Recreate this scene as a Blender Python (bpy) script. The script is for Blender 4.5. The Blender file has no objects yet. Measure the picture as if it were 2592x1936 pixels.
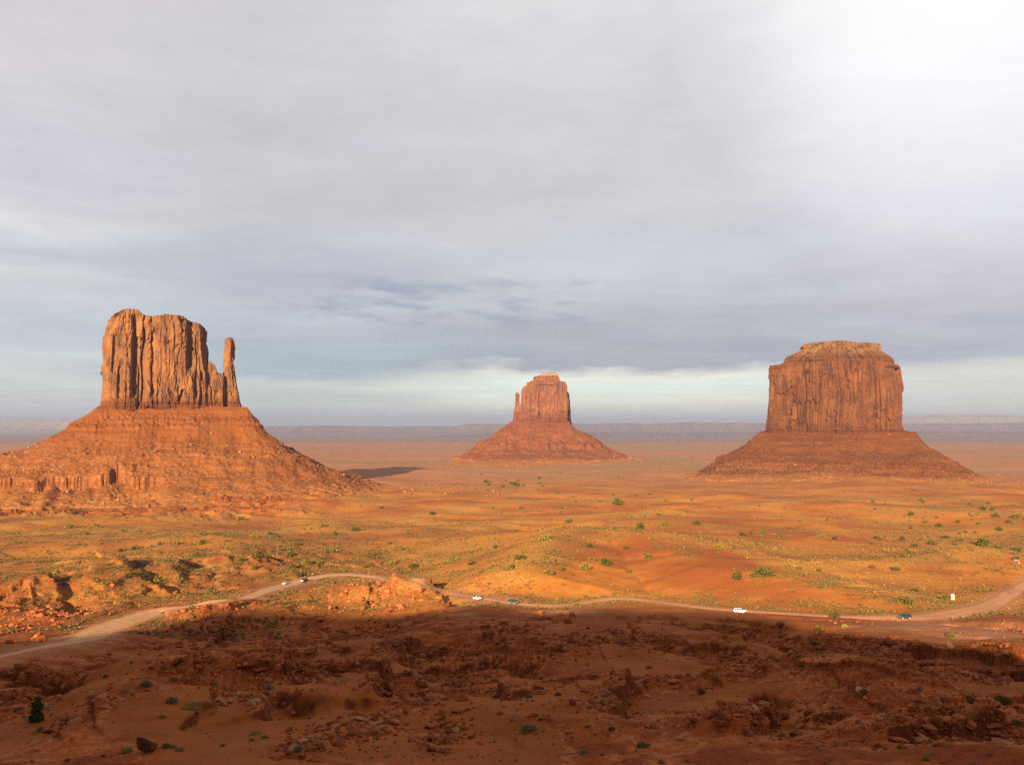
import bpy, bmesh, math, random
import numpy as np
from mathutils import Vector, Matrix
R = math.radians
random.seed(7); RNG = np.random.default_rng(11)
scene = bpy.context.scene
col = scene.collection

# ------------------------------------------------------------------ camera, sun, sky, exposure
F, CX, CY = 2200.0, 1296.0, 968.0
PITCH = math.atan(104/2200)
SUN_AZ, SUN_EL = R(14.0), R(14.5)
EXPOSURE = 1.5
SUN_STRENGTH = 4.3
SKY_STRENGTH = 0.1
cam_data = bpy.data.cameras.new('camera'); cam = bpy.data.objects.new('camera', cam_data); col.objects.link(cam)
cam_data.sensor_width = 36; cam_data.lens = 36*F/2592
cam_data.clip_start = 0.5; cam_data.clip_end = 250000
cam.rotation_euler = (math.pi/2+PITCH, 0, 0)
scene.camera = cam
scene.view_settings.view_transform = 'Standard'; scene.view_settings.look = 'None'
scene.view_settings.exposure = EXPOSURE; scene.view_settings.gamma = 1
cy = scene.cycles
cy.use_denoising = False
cy.max_bounces = 5; cy.diffuse_bounces = 2; cy.glossy_bounces = 2; cy.volume_bounces = 0; cy.transparent_max_bounces = 4
SUN_TRAVEL = Vector((math.sin(SUN_AZ)*math.cos(SUN_EL), math.cos(SUN_AZ)*math.cos(SUN_EL), -math.sin(SUN_EL)))
sd = bpy.data.lights.new('sun', 'SUN'); sd.energy = SUN_STRENGTH; sd.angle = R(0.5); sd.color = (1, .87, .62)
so = bpy.data.objects.new('sun', sd); col.objects.link(so)
so.rotation_euler = SUN_TRAVEL.to_track_quat('-Z', 'Y').to_euler(); so.location = (-300, -1200, 400)

def lin(c):
    return tuple(((v/255)/12.92 if v/255 <= .04045 else ((v/255+.055)/1.055)**2.4) for v in c)
class NT:
    """small node-tree helper"""
    def __init__(s, nt): s.nt = nt
    def n(s, t, **kw):
        nd = s.nt.nodes.new(t)
        for k, v in kw.items():
            setattr(nd, k, v)
        return nd
    def link(s, a, b): s.nt.links.new(a, b)
    def put(s, sock, v):
        if isinstance(v, bpy.types.NodeSocket): s.link(v, sock)
        elif v is not None: sock.default_value = v
    def math(s, op, a, b=None, c=None, clamp=False):
        nd = s.n('ShaderNodeMath', operation=op); nd.use_clamp = clamp
        s.put(nd.inputs[0], a); s.put(nd.inputs[1], b); s.put(nd.inputs[2], c)
        return nd.outputs[0]
    def mapr(s, v, a, b, c, d, smooth=True):
        nd = s.n('ShaderNodeMapRange'); nd.interpolation_type = 'SMOOTHSTEP' if smooth else 'LINEAR'
        s.put(nd.inputs[0], v)
        for i, q in enumerate((a, b, c, d)): nd.inputs[1+i].default_value = q
        return nd.outputs[0]
    def mix(s, f, a, b, mode='MIX'):
        nd = s.n('ShaderNodeMix', data_type='RGBA', blend_type=mode)
        s.put(nd.inputs[0], f)
        for i, q in ((6, a), (7, b)):
            if isinstance(q, tuple): q = (*q[:3], 1)
            s.put(nd.inputs[i], q)
        return nd.outputs[2]
    def ramp(s, f, stops):
        nd = s.n('ShaderNodeValToRGB'); e = nd.color_ramp.elements
        stops = sorted(stops, key=lambda q: q[0])
        e[0].position, e[0].color = stops[0][0], (*stops[0][1], 1)
        e[1].position, e[1].color = stops[-1][0], (*stops[-1][1], 1)
        for p, c in stops[1:-1]:
            q = e.new(p); q.color = (*c, 1)
        s.put(nd.inputs[0], f)
        return nd.outputs[0]
    def noise(s, vec, scale, detail=4, rough=.55, dim='3D'):
        nd = s.n('ShaderNodeTexNoise', noise_dimensions=dim)
        nd.inputs['Scale'].default_value = scale; nd.inputs['Detail'].default_value = detail; nd.inputs['Roughness'].default_value = rough
        if vec is not None: s.link(vec, nd.inputs['Vector'])
        return nd.outputs[0]
    def vmul(s, v, k):
        nd = s.n('ShaderNodeVectorMath', operation='MULTIPLY'); s.put(nd.inputs[0], v); nd.inputs[1].default_value = k
        return nd.outputs[0]
    def comb(s, x, y, z):
        nd = s.n('ShaderNodeCombineXYZ')
        for i, q in enumerate((x, y, z)): s.put(nd.inputs[i], q)
        return nd.outputs[0]

def make_world():
    w = bpy.data.worlds.new('World'); scene.world = w; w.use_nodes = True
    nt = w.node_tree; nt.nodes.clear(); N = NT(nt)
    tc = N.n('ShaderNodeTexCoord').outputs['Generated']
    sep = N.n('ShaderNodeSeparateXYZ'); N.link(tc, sep.inputs[0]); x, y, z = sep.outputs
    el = N.math('MULTIPLY', N.math('ARCSINE', z), 57.2958)
    az = N.math('MULTIPLY', N.math('ARCTAN2', x, y), 57.2958)
    # cloud deck seen in perspective
    zz = N.math('ADD', N.math('MAXIMUM', z, 0.0), 0.055)
    P = N.comb(N.math('DIVIDE', x, zz), N.math('DIVIDE', y, zz), 0.0)
    n1 = N.noise(N.vmul(P, (.55, .95, 1)), 1.0, 6, .55)
    n2 = N.noise(N.vmul(P, (.9, 1.5, 1)), 1.2, 8, .58)
    n3 = N.noise(N.vmul(P, (.25, .35, 1)), 1.0, 3, .5)
    S = N.comb(N.math('MULTIPLY', az, .09), N.math('MULTIPLY', el, .5), 3.7)
    n4 = N.noise(S, 1.0, 7, .58)
    S2 = N.comb(N.math('MULTIPLY', az, .26), N.math('MULTIPLY', el, .75), 9.1)
    n5 = N.noise(S2, 1.0, 8, .62)
    low = N.mapr(el, 0, 7, .25, 1)
    warp = N.math('MULTIPLY', N.math('SUBTRACT', n4, .5), 4.2)
    warp = N.math('ADD', warp, N.math('MULTIPLY', N.math('SUBTRACT', n5, .5), 1.5))
    warp = N.math('MULTIPLY', warp, low)
    e2 = N.math('ADD', el, warp)
    fac = N.math('DIVIDE', e2, 90.0)
    k = 1.0/(2**EXPOSURE)/SKY_STRENGTH
    def stops(lst):
        out = []
        for py, c in lst:
            e = math.degrees(math.atan((968-py)/2200)+PITCH)
            out.append((max(0, e)/90, tuple(v*k*q for v, q in zip(lin(c), (1.06, 1.025, .985)))))
        top = lin(lst[0][1])
        out += [(38/90, tuple(v*k*.72 for v in top)), (55/90, tuple(v*k*.58 for v in top)), (1.0, tuple(v*k*.52 for v in top))]  # overhead sky dimmed out of view to keep fill light low
        return out
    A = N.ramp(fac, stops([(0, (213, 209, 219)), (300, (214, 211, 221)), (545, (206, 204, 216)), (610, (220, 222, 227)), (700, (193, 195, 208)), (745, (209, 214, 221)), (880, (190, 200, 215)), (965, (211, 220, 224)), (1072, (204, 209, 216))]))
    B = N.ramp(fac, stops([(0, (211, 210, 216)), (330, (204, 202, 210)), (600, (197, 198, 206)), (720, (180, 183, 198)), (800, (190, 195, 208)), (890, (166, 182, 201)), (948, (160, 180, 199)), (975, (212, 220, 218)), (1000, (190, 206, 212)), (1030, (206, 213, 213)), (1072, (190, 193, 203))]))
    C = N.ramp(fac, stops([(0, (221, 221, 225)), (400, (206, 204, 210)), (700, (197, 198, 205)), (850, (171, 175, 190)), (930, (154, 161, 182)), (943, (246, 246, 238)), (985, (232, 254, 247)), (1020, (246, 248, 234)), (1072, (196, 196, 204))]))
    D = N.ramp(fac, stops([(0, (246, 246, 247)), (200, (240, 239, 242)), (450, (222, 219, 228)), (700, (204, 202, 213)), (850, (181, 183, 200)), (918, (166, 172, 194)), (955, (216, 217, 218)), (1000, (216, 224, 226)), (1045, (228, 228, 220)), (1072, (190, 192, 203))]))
    azw = N.math('ADD', az, N.math('MULTIPLY', N.math('SUBTRACT', n4, .5), 10))
    c = N.mix(N.mapr(azw, -29, -16, 0, 1), A, B)
    c = N.mix(N.mapr(azw, -12, 2, 0, 1), c, C)
    c = N.mix(N.mapr(azw, 13, 24, 0, 1), c, D)
    # soft billows and thin dark wisps in the deck
    b = N.math('ADD', N.mapr(n1, .3, .7, .95, 1.04, False), N.mapr(n2, .3, .7, -.06, .05, False))
    b = N.math('ADD', b, N.mapr(n5, .3, .7, -.035, .03, False))
    c = N.mix(1.0, c, N.comb(b, b, b), 'MULTIPLY')
    wm = N.math('MULTIPLY', N.mapr(el, 5.6, 7.4, 0, 1), N.mapr(el, 10.2, 8.4, 0, 1))
    wm = N.math('MULTIPLY', wm, N.math('MULTIPLY', N.mapr(az, -20, -9, 0, 1), N.mapr(az, 9, 3, 0, 1)))
    S3 = N.comb(N.math('ADD', N.math('MULTIPLY', az, .2), N.math('MULTIPLY', el, .35)), N.math('MULTIPLY', el, .9), 1.3)
    ws = N.mapr(N.noise(S3, 1.0, 9, .6), .42, .64, 0, 1)
    c = N.mix(N.math('MULTIPLY', N.math('MULTIPLY', wm, ws), .9), c, tuple(v*k for v in lin((150, 153, 174))))
    # brighter thin cloud high on the right
    da = N.math('DIVIDE', N.math('SUBTRACT', az, 30.0), 9.0); de = N.math('DIVIDE', N.math('SUBTRACT', el, 25.5), 8.0)
    g = N.math('ADD', N.math('MULTIPLY', da, da), N.math('MULTIPLY', de, de))
    g = N.math('ADD', g, N.math('MULTIPLY', N.math('SUBTRACT', n2, .5), 4.0))
    c = N.mix(N.mapr(N.math('SQRT', N.math('MAXIMUM', g, 0.0)), 2.15, .15, 0, .95, False), c, tuple(v*k*1.12 for v in (.98, .98, .97)))
    # sky behind the viewer dimmed to deepen the ground shade
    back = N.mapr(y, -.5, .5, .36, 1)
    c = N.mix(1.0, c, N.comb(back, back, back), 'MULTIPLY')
    sky = N.n('ShaderNodeTexSky', sky_type='NISHITA'); sky.sun_disc = False
    sky.sun_elevation = SUN_EL; sky.sun_rotation = math.pi+SUN_AZ; sky.dust_density = 2.0
    c = N.mix(N.mapr(n3, .35, .75, .96, .86), sky.outputs[0], c)
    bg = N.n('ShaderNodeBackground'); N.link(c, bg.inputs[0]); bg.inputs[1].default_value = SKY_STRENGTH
    out = N.n('ShaderNodeOutputWorld'); N.link(bg.outputs[0], out.inputs[0])
make_world()

# ------------------------------------------------------------------ numpy noise
def _h(ix, iy, seed):
    h = (ix.astype(np.int64)*374761393 + iy.astype(np.int64)*668265263 + seed*1442695041) & 0xffffffff
    h = ((h ^ (h >> 13))*1274126177) & 0xffffffff
    return h ^ (h >> 16)
def perlin(x, y, seed=0):
    x0 = np.floor(x); y0 = np.floor(y); fx = x-x0; fy = y-y0
    u = fx*fx*fx*(fx*(fx*6-15)+10); v = fy*fy*fy*(fy*(fy*6-15)+10)
    def g(dx, dy):
        a = _h(x0+dx, y0+dy, seed)*(2*math.pi/4294967296.0)
        return np.cos(a)*(fx-dx)+np.sin(a)*(fy-dy)
    a = g(0, 0); b = g(1, 0); c = g(0, 1); d = g(1, 1)
    return (a+(b-a)*u+(c-a)*v+(a-b-c+d)*u*v)*1.5
def fbm(x, y, wl, octs=4, seed=0, gain=.5):
    s = 0; a = 1.0; t = 0
    for i in range(octs):
        s = s+a*perlin(x/wl+13.7*i, y/wl-7.1*i, seed+i*17); t += a; a *= gain; wl *= .5
    return s/t*1.3
def perlin3(x, y, z, seed=0):
    z0 = np.floor(z); f = z-z0; w = f*f*f*(f*(f*6-15)+10)
    out = 0
    zi = z0.astype(np.int64)
    ox0 = (_h(zi, zi*0+3, seed) % 1000)*.731; oy0 = (_h(zi, zi*0+5, seed) % 1000)*.577
    ox1 = (_h(zi+1, zi*0+3, seed) % 1000)*.731; oy1 = (_h(zi+1, zi*0+5, seed) % 1000)*.577
    return perlin(x+ox0, y+oy0, seed)*(1-w)+perlin(x+ox1, y+oy1, seed)*w
def sstep(a, b, x):
    t = np.clip((x-a)/(b-a), 0, 1); return t*t*(3-2*t)

# ------------------------------------------------------------------ pixel <-> world (survey of the photograph)
sp_, cp_ = math.sin(PITCH), math.cos(PITCH)
def ray(px, py):
    dx = (np.asarray(px, float)-CX)/F; dv = (CY-np.asarray(py, float))/F
    k = cp_-dv*sp_
    return dx/k, (sp_+dv*cp_)/k          # x and z per metre of y
def at(px, py, Y):
    a, b = ray(px, py); return a*Y, b*Y

# ------------------------------------------------------------------ terrain height
_prof = [(1936, 90), (1800, 121), (1700, 168), (1600, 265), (1545, 372), (1500, 440), (1400, 640), (1300, 1000), (1250, 1350), (1200, 2100), (1150, 4100), (1130, 6500), (1110, 11500), (1097, 20000), (1089, 34000), (1082, 60000)]
_PY = np.array([-3000, 0, 8, 20, 50]+[b for a, b in _prof]+[100000], float)
_PZ = np.array([-2, -2.2, -4.2, -11, -25.5]+[float(ray(CX, a)[1])*b for a, b in _prof]+[-260], float)
_lg = lambda y: np.sign(y)*np.log1p(np.abs(y)/30)
_tt = np.linspace(_lg(-3000.), _lg(100000.), 6000)
_zz = np.interp(_tt, _lg(_PY), _PZ)
_ker = np.hanning(161); _ker /= _ker.sum()
_zz = np.convolve(np.pad(_zz, 80, mode='edge'), _ker, 'valid')
def P(y): return np.interp(_lg(y), _tt, _zz)

_ly = np.array([0, 175, 235, 315, 372, 440, 520, 640, 800]); _lz = np.array([0, 0, -2.6, -7.6, -3.9, -2.6, -1.2, 0, 0])
_lyy = np.linspace(0, 900, 901); _lzz = np.convolve(np.pad(np.interp(_lyy, _ly, _lz), 25, mode='edge'), np.hanning(51)/np.hanning(51).sum(), 'valid')
def PX(x, y): return P(y)+np.interp(y, _lyy, _lzz)*sstep(-22, -65, x)
_Ys = np.exp(np.linspace(math.log(60), math.log(60000), 2500))
def hit_with(fn, pts, lo=60, hi=60000, n=900):
    """first meeting of each pixel's ray with height function fn"""
    pts = np.asarray(pts, float); a, b = ray(pts[:, 0], pts[:, 1])
    Y = np.exp(np.linspace(math.log(lo), math.log(hi), n))[None, :]
    Z = fn(a[:, None]*Y, np.broadcast_to(Y, (len(pts), n)))
    below = (b[:, None]*Y) <= Z
    i = np.argmax(below, axis=1); i = np.maximum(i, 1)
    Yb = np.broadcast_to(Y, Z.shape)
    r = np.arange(len(pts))
    y0, y1 = Yb[r, i-1].copy(), Yb[r, i].copy()
    for _ in range(18):
        m = .5*(y0+y1); zb = fn(a*m, m) >= b*m
        y1 = np.where(zb, m, y1); y0 = np.where(zb, y0, m)
    return np.stack([a*y1, y1, fn(a*y1, y1)], 1)
def hitP(pts): return hit_with(PX, pts)

def seg_info(x, y, pl):
    """distance, signed side (positive on the right hand), fraction along, for points against polyline pl (n,2)"""
    best = np.full(x.shape, 1e9); side = np.zeros(x.shape); tt = np.zeros(x.shape)
    d = np.diff(pl, axis=0); L = np.hypot(d[:, 0], d[:, 1]); cum = np.concatenate([[0], np.cumsum(L)])
    for k in range(len(d)):
        ux, uy = d[k]/max(L[k], 1e-6)
        rx, ry = x-pl[k, 0], y-pl[k, 1]
        t = np.clip(rx*ux+ry*uy, 0, L[k])
        qx, qy = rx-t*ux, ry-t*uy
        dd = np.hypot(qx, qy); m = dd < best
        best = np.where(m, dd, best)
        side = np.where(m, np.sign(rx*uy-ry*ux), side); tt = np.where(m, cum[k]+t, tt)
    return best, side, tt, cum[-1]

# mounds: pixel centre, radii along x and y in metres, height
MOUNDS_PX = [((985, 1514), 20, 14, 4.6), ((1060, 1512), 14, 13, 4.2), ((880, 1500), 26, 30, 5),
             ((1130, 1385), 60, 90, 4), ((2200, 1430), 90, 100, 5), ((2500, 1440), 55, 60, 7), ((620, 1420), 70, 90, 4), ((250, 1460), 40, 60, 6), ((90, 1500), 30, 40, 7),
             ((560, 1560), 16, 20, 4), ((330, 1745), 20, 16, 3.2), ((1320, 1560), 10, 10, 2.2), ((2250, 1700), 30, 30, 4), ((1700, 1640), 30, 30, 4), ((1800, 1330), 160, 160, 6)]
_mc = hitP([m[0] for m in MOUNDS_PX])
DUNE_PX = [(1285, 1502, 3), (1340, 1455, 9), (1400, 1405, 14), (1460, 1358, 18), (1540, 1336, 20), (1640, 1352, 19), (1750, 1392, 15), (1860, 1430, 12), (1960, 1460, 9), (2080, 1492, 6), (2260, 1522, 3)]
_dn = np.array([np.append(hit_with(lambda x, y, h=h: PX(x, y)+h, [(a, b)])[0, :2], h) for a, b, h in DUNE_PX])
_dd = np.concatenate([[0], np.cumsum(np.hypot(*np.diff(_dn[:, :2], axis=0).T))])
def dune(x, y):
    d, s, t, L = seg_info(x+5*fbm(x, y, 40, 2, 83), y+5*fbm(x, y, 40, 2, 84), _dn[:, :2])
    h = np.interp(t, _dd, _dn[:, 2]); w = 14+h*3.2
    return h*np.exp(-(d/w)**2), d*s/w
# scarps: pixel polyline, drop in metres (towards the right hand of travel), recovery length in metres
SCARPS_PX = [([(690, 1566), (664, 1588), (672, 1612), (678, 1640), (662, 1662), (640, 1700)], 3.0, 20),
             ([(590, 1560), (556, 1592), (530, 1615), (515, 1640), (500, 1680)], 3.0, 20),
             ([(965, 1476), (938, 1490), (940, 1508), (926, 1524), (930, 1548)], 1.5, 14),
             ([(1060, 1480), (1085, 1500), (1115, 1520), (1135, 1545)], 2.6, 16),
             ([(1062, 1610), (1030, 1625), (998, 1648), (985, 1672), (1010, 1690)], 3.5, 22),
             ([(900, 1590), (860, 1612), (840, 1650), (850, 1680)], 2.5, 18),
             ([(760, 1690), (720, 1702), (705, 1735), (722, 1762)], 2.5, 14),
             ([(990, 1720), (960, 1738), (955, 1770), (975, 1800)], 3.0, 14),
             ([(690, 1798), (660, 1818), (668, 1842)], 2.2, 10),
             ([(1600, 1742), (1575, 1765), (1545, 1800), (1525, 1850)], 2.6, 14),
             ([(2290, 1690), (2262, 1712), (2300, 1740), (2330, 1760)], 4.0, 22),
             ([(1910, 1765), (1900, 1800), (1925, 1850), (1930, 1930)], 3.0, 12),
             ([(1920, 1585), (1880, 1596), (1860, 1606), (1900, 1618)], 2.2, 14),
             ([(2500, 1850), (2440, 1868), (2330, 1880), (2250, 1905)], 2.0, 10),
             ([(120, 1428), (200, 1418), (250, 1425), (330, 1410)], 3.5, 40), ([(300, 1455), (330, 1480), (400, 1500), (440, 1512)], 3, 36),
             ([(0, 1478), (60, 1470), (120, 1490), (160, 1530), (120, 1570)], 2.6, 30), ([(0, 1700), (60, 1712), (150, 1716), (200, 1740)], -3, 18)]
_sc = []
for pp, a, rec in SCARPS_PX:
    w = hitP(pp)[:, :2]; _sc.append((w, a, rec))
# crest lines that carry pale grass
CRESTS_PX = [[(0, 1312), (120, 1301), (230, 1305)], [(0, 1336), (120, 1322), (235, 1313)], [(430, 1385), (600, 1368), (720, 1350), (860, 1336), (960, 1326)],
             [(560, 1296), (760, 1306), (900, 1322)], [(960, 1322), (1100, 1296), (1250, 1280), (1400, 1270), (1480, 1262)], [(1290, 1500), (1340, 1460), (1400, 1420), (1450, 1365), (1480, 1338), (1560, 1318), (1700, 1310)],
             [(1690, 1308), (1850, 1298), (2000, 1290), (2130, 1280), (2260, 1270)], [(1690, 1422), (1850, 1445), (1960, 1462), (2080, 1492), (2260, 1522)],
             [(2040, 1470), (2150, 1452), (2400, 1445), (2500, 1425), (2640, 1392)], [(2120, 1275), (2280, 1262), (2460, 1262)], [(1200, 1350), (1290, 1330), (1420, 1330)], [(820, 1345), (900, 1330), (1010, 1330), (1150, 1340)]]
_cr = [hitP(c)[:, :2] for c in CRESTS_PX]
ROAD_PX = [(-160, 1700, 2.5), (-60, 1676, 2.5), (49, 1652, 3.5), (171, 1627, 11), (244, 1599, 17), (325, 1570, 17), (407, 1543, 13), (488, 1528, 8), (570, 1516, 7), (651, 1503, 9), (712, 1483, 12), (773, 1466, 10), (834, 1454, 8), (890, 1453, 7), (963, 1461, 6), (1060, 1480, 5), (1138, 1497, 6), (1187, 1509, 6), (1248, 1519, 5), (1329, 1530, 4), (1410, 1533, 5), (1471, 1527, 5), (1524, 1516, 5), (1573, 1512, 4), (1634, 1519, 4), (1700, 1527, 4), (1814, 1541, 4), (1936, 1550, 4), (2099, 1560, 4), (2221, 1564, 6), (2302, 1563, 9), (2384, 1558, 12), (2485, 1540, 12), (2546, 1510, 8), (2592, 1481, 8), (2700, 1430, 8)]

_roadp = hitP([(a, b) for a, b, c in ROAD_PX])[:, :2]
_kn = hitP([(1040, 1512)])[0]
def badland(x, y):
    n = fbm(x, y, 90, 3, 41)
    edge = 392+45*n-62*sstep(-20, 30, x)-28*sstep(60, 110, x)+np.where(x < -40, np.clip((-40-x)*.35, 0, 60), 0)
    b = sstep(edge+38, edge-50, y)
    bl = np.exp(-(((x+150)/80)**2+((y-520)/110)**2))          # gully ground below the left butte
    bl = bl+np.exp(-(((x+230)/70)**2+((y-440)/70)**2))
    bl = bl+np.exp(-(((x-_kn[0])/26)**2+((y-_kn[1])/30)**2))
    bm = sstep(900, 1040, y)*sstep(1300, 1200, y)*sstep(-190, -330, x+60*n)
    return np.clip(np.maximum(np.maximum(b, np.clip(bl*1.3, 0, 1)*.8), bm*.9), 0, 1)

SHADE_RIM_Y = -300.0
SHADE_PX = [(374, 1597), (508, 1578), (651, 1548), (712, 1530), (900, 1556), (1044, 1552), (1154, 1546), (1230, 1535), (1308, 1541), (1370, 1556), (1451, 1551), (1532, 1540), (1614, 1547), (1773, 1552), (1977, 1568), (2030, 1588), (2180, 1603), (2343, 1627), (2424, 1630), (2592, 1672)]
_sh = hitP(SHADE_PX)
_L = (_sh[:, 1]-SHADE_RIM_Y)/math.cos(SUN_AZ)
_rx = _sh[:, 0]-_L*math.sin(SUN_AZ); _rz = _sh[:, 2]+_L*math.tan(SUN_EL)
_rx = np.concatenate([_rx, [-345, -700]]); _rz = np.concatenate([_rz, [80, 76]])
_o = np.argsort(_rx); _shade_rimx = _rx[_o]; _shade_rimz = _rz[_o]

def shade_surface(x, y):
    """height below which the added rise behind the viewer keeps the ground in shade"""
    L = (y-SHADE_RIM_Y)/math.cos(SUN_AZ); return np.interp(x-L*math.sin(SUN_AZ), _shade_rimx, _shade_rimz)-L*math.tan(SUN_EL)

FIELDS = [(760, 1640, 1.0), (880, 1600, .8), (790, 1720, 1.0), (1010, 1755, 1.0), (1065, 1795, .9), (800, 1900, 1.0), (1180, 1690, .8), (560, 1592, .5), (965, 1662, .7), (1440, 1640, .7), (1290, 1610, .6), (1586, 1625, .6), (1715, 1725, .9), (1874, 1647, .8), (2080, 1622, .7), (2275, 1732, .9), (1932, 1880, 1.0), (940, 1850, .8), (1120, 1860, .7), (1240, 1760, .6), (160, 1560, .8), (100, 1725, .8), (1560, 1800, .6), (900, 1520, .4), (985, 1545, .6), (1000, 1514, 1.0), (1055, 1510, 1.0), (2400, 1860, .6), (2480, 1720, .3)]
_fl = hitP([f[:2] for f in FIELDS])
def field_at(x, y):
    f = np.zeros(np.shape(x))
    for q, (a, b, k) in zip(_fl, FIELDS):
        f = np.maximum(f, k*np.exp(-((x-q[0])/(q[1]*.028))**2-((y-q[1])/(q[1]*.08))**2))
    return f
_sm = hitP([(330, 1870), (1000, 1640), (1350, 1700), (250, 1760)])
def _smooth_spot(x, y):
    f = np.zeros(np.shape(x))
    for q, (rx, ry) in zip(_sm, ((32, 22), (9, 14), (12, 18), (14, 12))): f = np.maximum(f, np.exp(-((x-q[0])/rx)**2-((y-q[1])/ry)**2))
    return f
def rough_at(x, y):
    return np.clip(np.maximum(fbm(x+.25*y, y*.45, 32, 3, 55)*2.6+.68-1.1*_smooth_spot(x, y), 1.1*field_at(x, y)), 0, 1)
def H0(x, y):
    x = np.asarray(x, float); y = np.asarray(y, float)
    yp = np.maximum(y, 0)
    z = PX(x, y)
    near = sstep(40, 130, yp)
    far = sstep(9000, 2500, yp)
    z = z+near*far*((fbm(x, y, 420, 3, 5)*np.minimum(5.0, yp*.012)+fbm(x, y, 120, 3, 9)*2.0*sstep(3000, 1200, yp))*(1+.9*sstep(520, 720, yp)))
    z = z+fbm(x*.45+.2*y, y, 150, 3, 78)*3.4*sstep(520, 700, yp)*sstep(2400, 1300, yp)
    z = z+fbm(x, y*2.2, 5000, 4, 77)*10*sstep(2500, 9000, yp)
    for (c, (pp, rx, ry, h)) in zip(_mc, MOUNDS_PX):
        ry = ry if isinstance(ry, (int, float)) else np.where(y < c[1], ry[0], ry[1])
        q = ((x-c[0])/rx)**2+((y-c[1])/ry)**2
        z = z+h*np.exp(-q)*near
    md = (x > -60) & (x < 420) & (y > 280) & (y < 950)
    if np.any(md):
        zz = np.zeros_like(z); zz[md] = dune(x[md], y[md])[0]; z = z+zz
    b = badland(x, y)*near
    mb = b > .02
    if np.any(mb):
        X, Y, B = x[mb], y[mb], b[mb]
        wx = X+4*fbm(X, Y, 14, 3, 61); wy = Y+4*fbm(X, Y, 14, 3, 62)
        big = sstep(700, 1000, Y)
        # eroded slopes: ridges and gullies with rock ledges where benches outcrop
        ys = np.where(Y < 700, .42, 1.0); h = fbm(wx+.30*wy, wy*ys, 60, 4, 21)*(9-big*2)
        rid = 1-2*np.abs(fbm(wx*1.2+.45*wy, wy*ys, 52, 3, 33)); h = h+rid*3.0
        step = 3.0+.8*big
        q = h/step; fr = q-np.floor(q)
        ht = step*(np.floor(q)+sstep(.40, .54, fr)*.8+.2*fr)-2.4*sstep(130, 210, Y)*sstep(400, 340, Y)
        keep = np.clip(fbm(X, Y, 60, 2, 51)*1.6+.55, 0, 1)
        rdist = np.full(len(X), 1e9); rc = (Y > 150) & (Y < 620)
        if np.any(rc): rdist[rc] = seg_info(X[rc], Y[rc], _roadp)[0]
        B = B*np.maximum(.18+.82*sstep(6, np.where(X < 0, 55, 40), rdist), np.exp(-(((X-_kn[0])/18)**2+((Y-_kn[1])/14)**2)))
        h = h-2.4*sstep(130, 210, Y)*sstep(400, 340, Y)
        zz = np.zeros_like(z); zz[mb] = B*(h*(1-keep)+ht*keep)*np.where(Y < 700, np.clip((Y-40)/150, .45, 1), 1)
        z = z+zz
        h2 = fbm(wx+.22*wy, wy*.5, 24, 4, 23)*2.6; q = h2/1.1; fr = q-np.floor(q)
        k2 = np.clip(fbm(X, Y, 45, 2, 53)*2+.45, 0, 1); ro = np.where(Y < 600, rough_at(X, Y), 1.0)
        t2 = 1.1*(np.floor(q)+sstep(.44, .52, fr)*.95+.05*fr)*1.25
        cell = perlin(X/1.5+.6*perlin(X/4, Y/4, 5), Y/1.9, 73)
        zz[:] = 0; zz[mb] = B*((.35+.75*ro)*(h2*(1-k2)+t2*k2)*.9+fbm(X, Y, 9, 4, 71)*(.12+1.15*ro)*np.clip(keep+.3, 0, 1)+ro*.45*np.clip(np.abs(cell)*2.4, 0, .6)); z = z+zz
    for w, a, rec in _sc:
        x0, y0 = w.min(0)-rec*2; x1, y1 = w.max(0)+rec*2
        m = (x > x0) & (x < x1) & (y > y0) & (y < y1)
        if not np.any(m): continue
        X, Y = x[m], y[m]
        jx = X+3.2*fbm(X, Y, 11, 4, 91); jy = Y+3.2*fbm(X, Y, 11, 4, 92)
        d, s, t, L = seg_info(jx, jy, w)
        endf = sstep(0, .15*L, t)*sstep(L, .85*L, t)
        sd_ = -d*s
        drop = sstep(-.6, 2.6, sd_)*np.exp(-np.maximum(sd_, 0)/rec)*endf
        lift = .45*np.exp(-np.maximum(-sd_, 0)/(rec*.7))*(sd_ < 1.0)*(1-sstep(-.4, 1.0, sd_))*endf
        zz = np.zeros_like(z); zz[m] = -a*.95*drop+abs(a)*1.3*lift*(1 if a > 0 else -1); z = z+zz
    for w in _cr:
        x0, y0 = w.min(0)-60; x1, y1 = w.max(0)+60
        m = (x > x0) & (x < x1) & (y > y0) & (y < y1)
        if not np.any(m): continue
        X, Y = x[m], y[m]
        d, s, t, L = seg_info(X+6*fbm(X, Y, 40, 2, 81), Y+6*fbm(X, Y, 40, 2, 82), w)
        zz = np.zeros_like(z); zz[m] = np.minimum(2.4, w[:, 1].mean()*.0035)*np.exp(-(d/(9+w[:, 1].mean()*.012))**2); z = z+zz
    # the near slope stays low enough not to lengthen the added rise's shadow
    m = (y > 40) & (y < 560)
    if np.any(m):
        X, Y = x[m], y[m]; zs = shade_surface(X, Y); p = PX(X, Y); t = z[m]
        soft = lambda t, c, k: np.where(t > c-k, c-k+k*np.tanh((t-c+k)/k), t)
        t = soft(t, p+6-4.6*sstep(130, 250, Y)+30*sstep(350, 440, Y), 1.0)
        w = sstep(-.5, 4, zs-p); t = t*(1-w)+soft(t, zs-.4, 3.0)*w
        z[m] = t
    z = z+near*(fbm(x, y, 22, 3, 15)*.35*sstep(2500, 900, yp)+fbm(x, y, 5, 2, 16)*.12*sstep(900, 300, yp))
    return z

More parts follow.
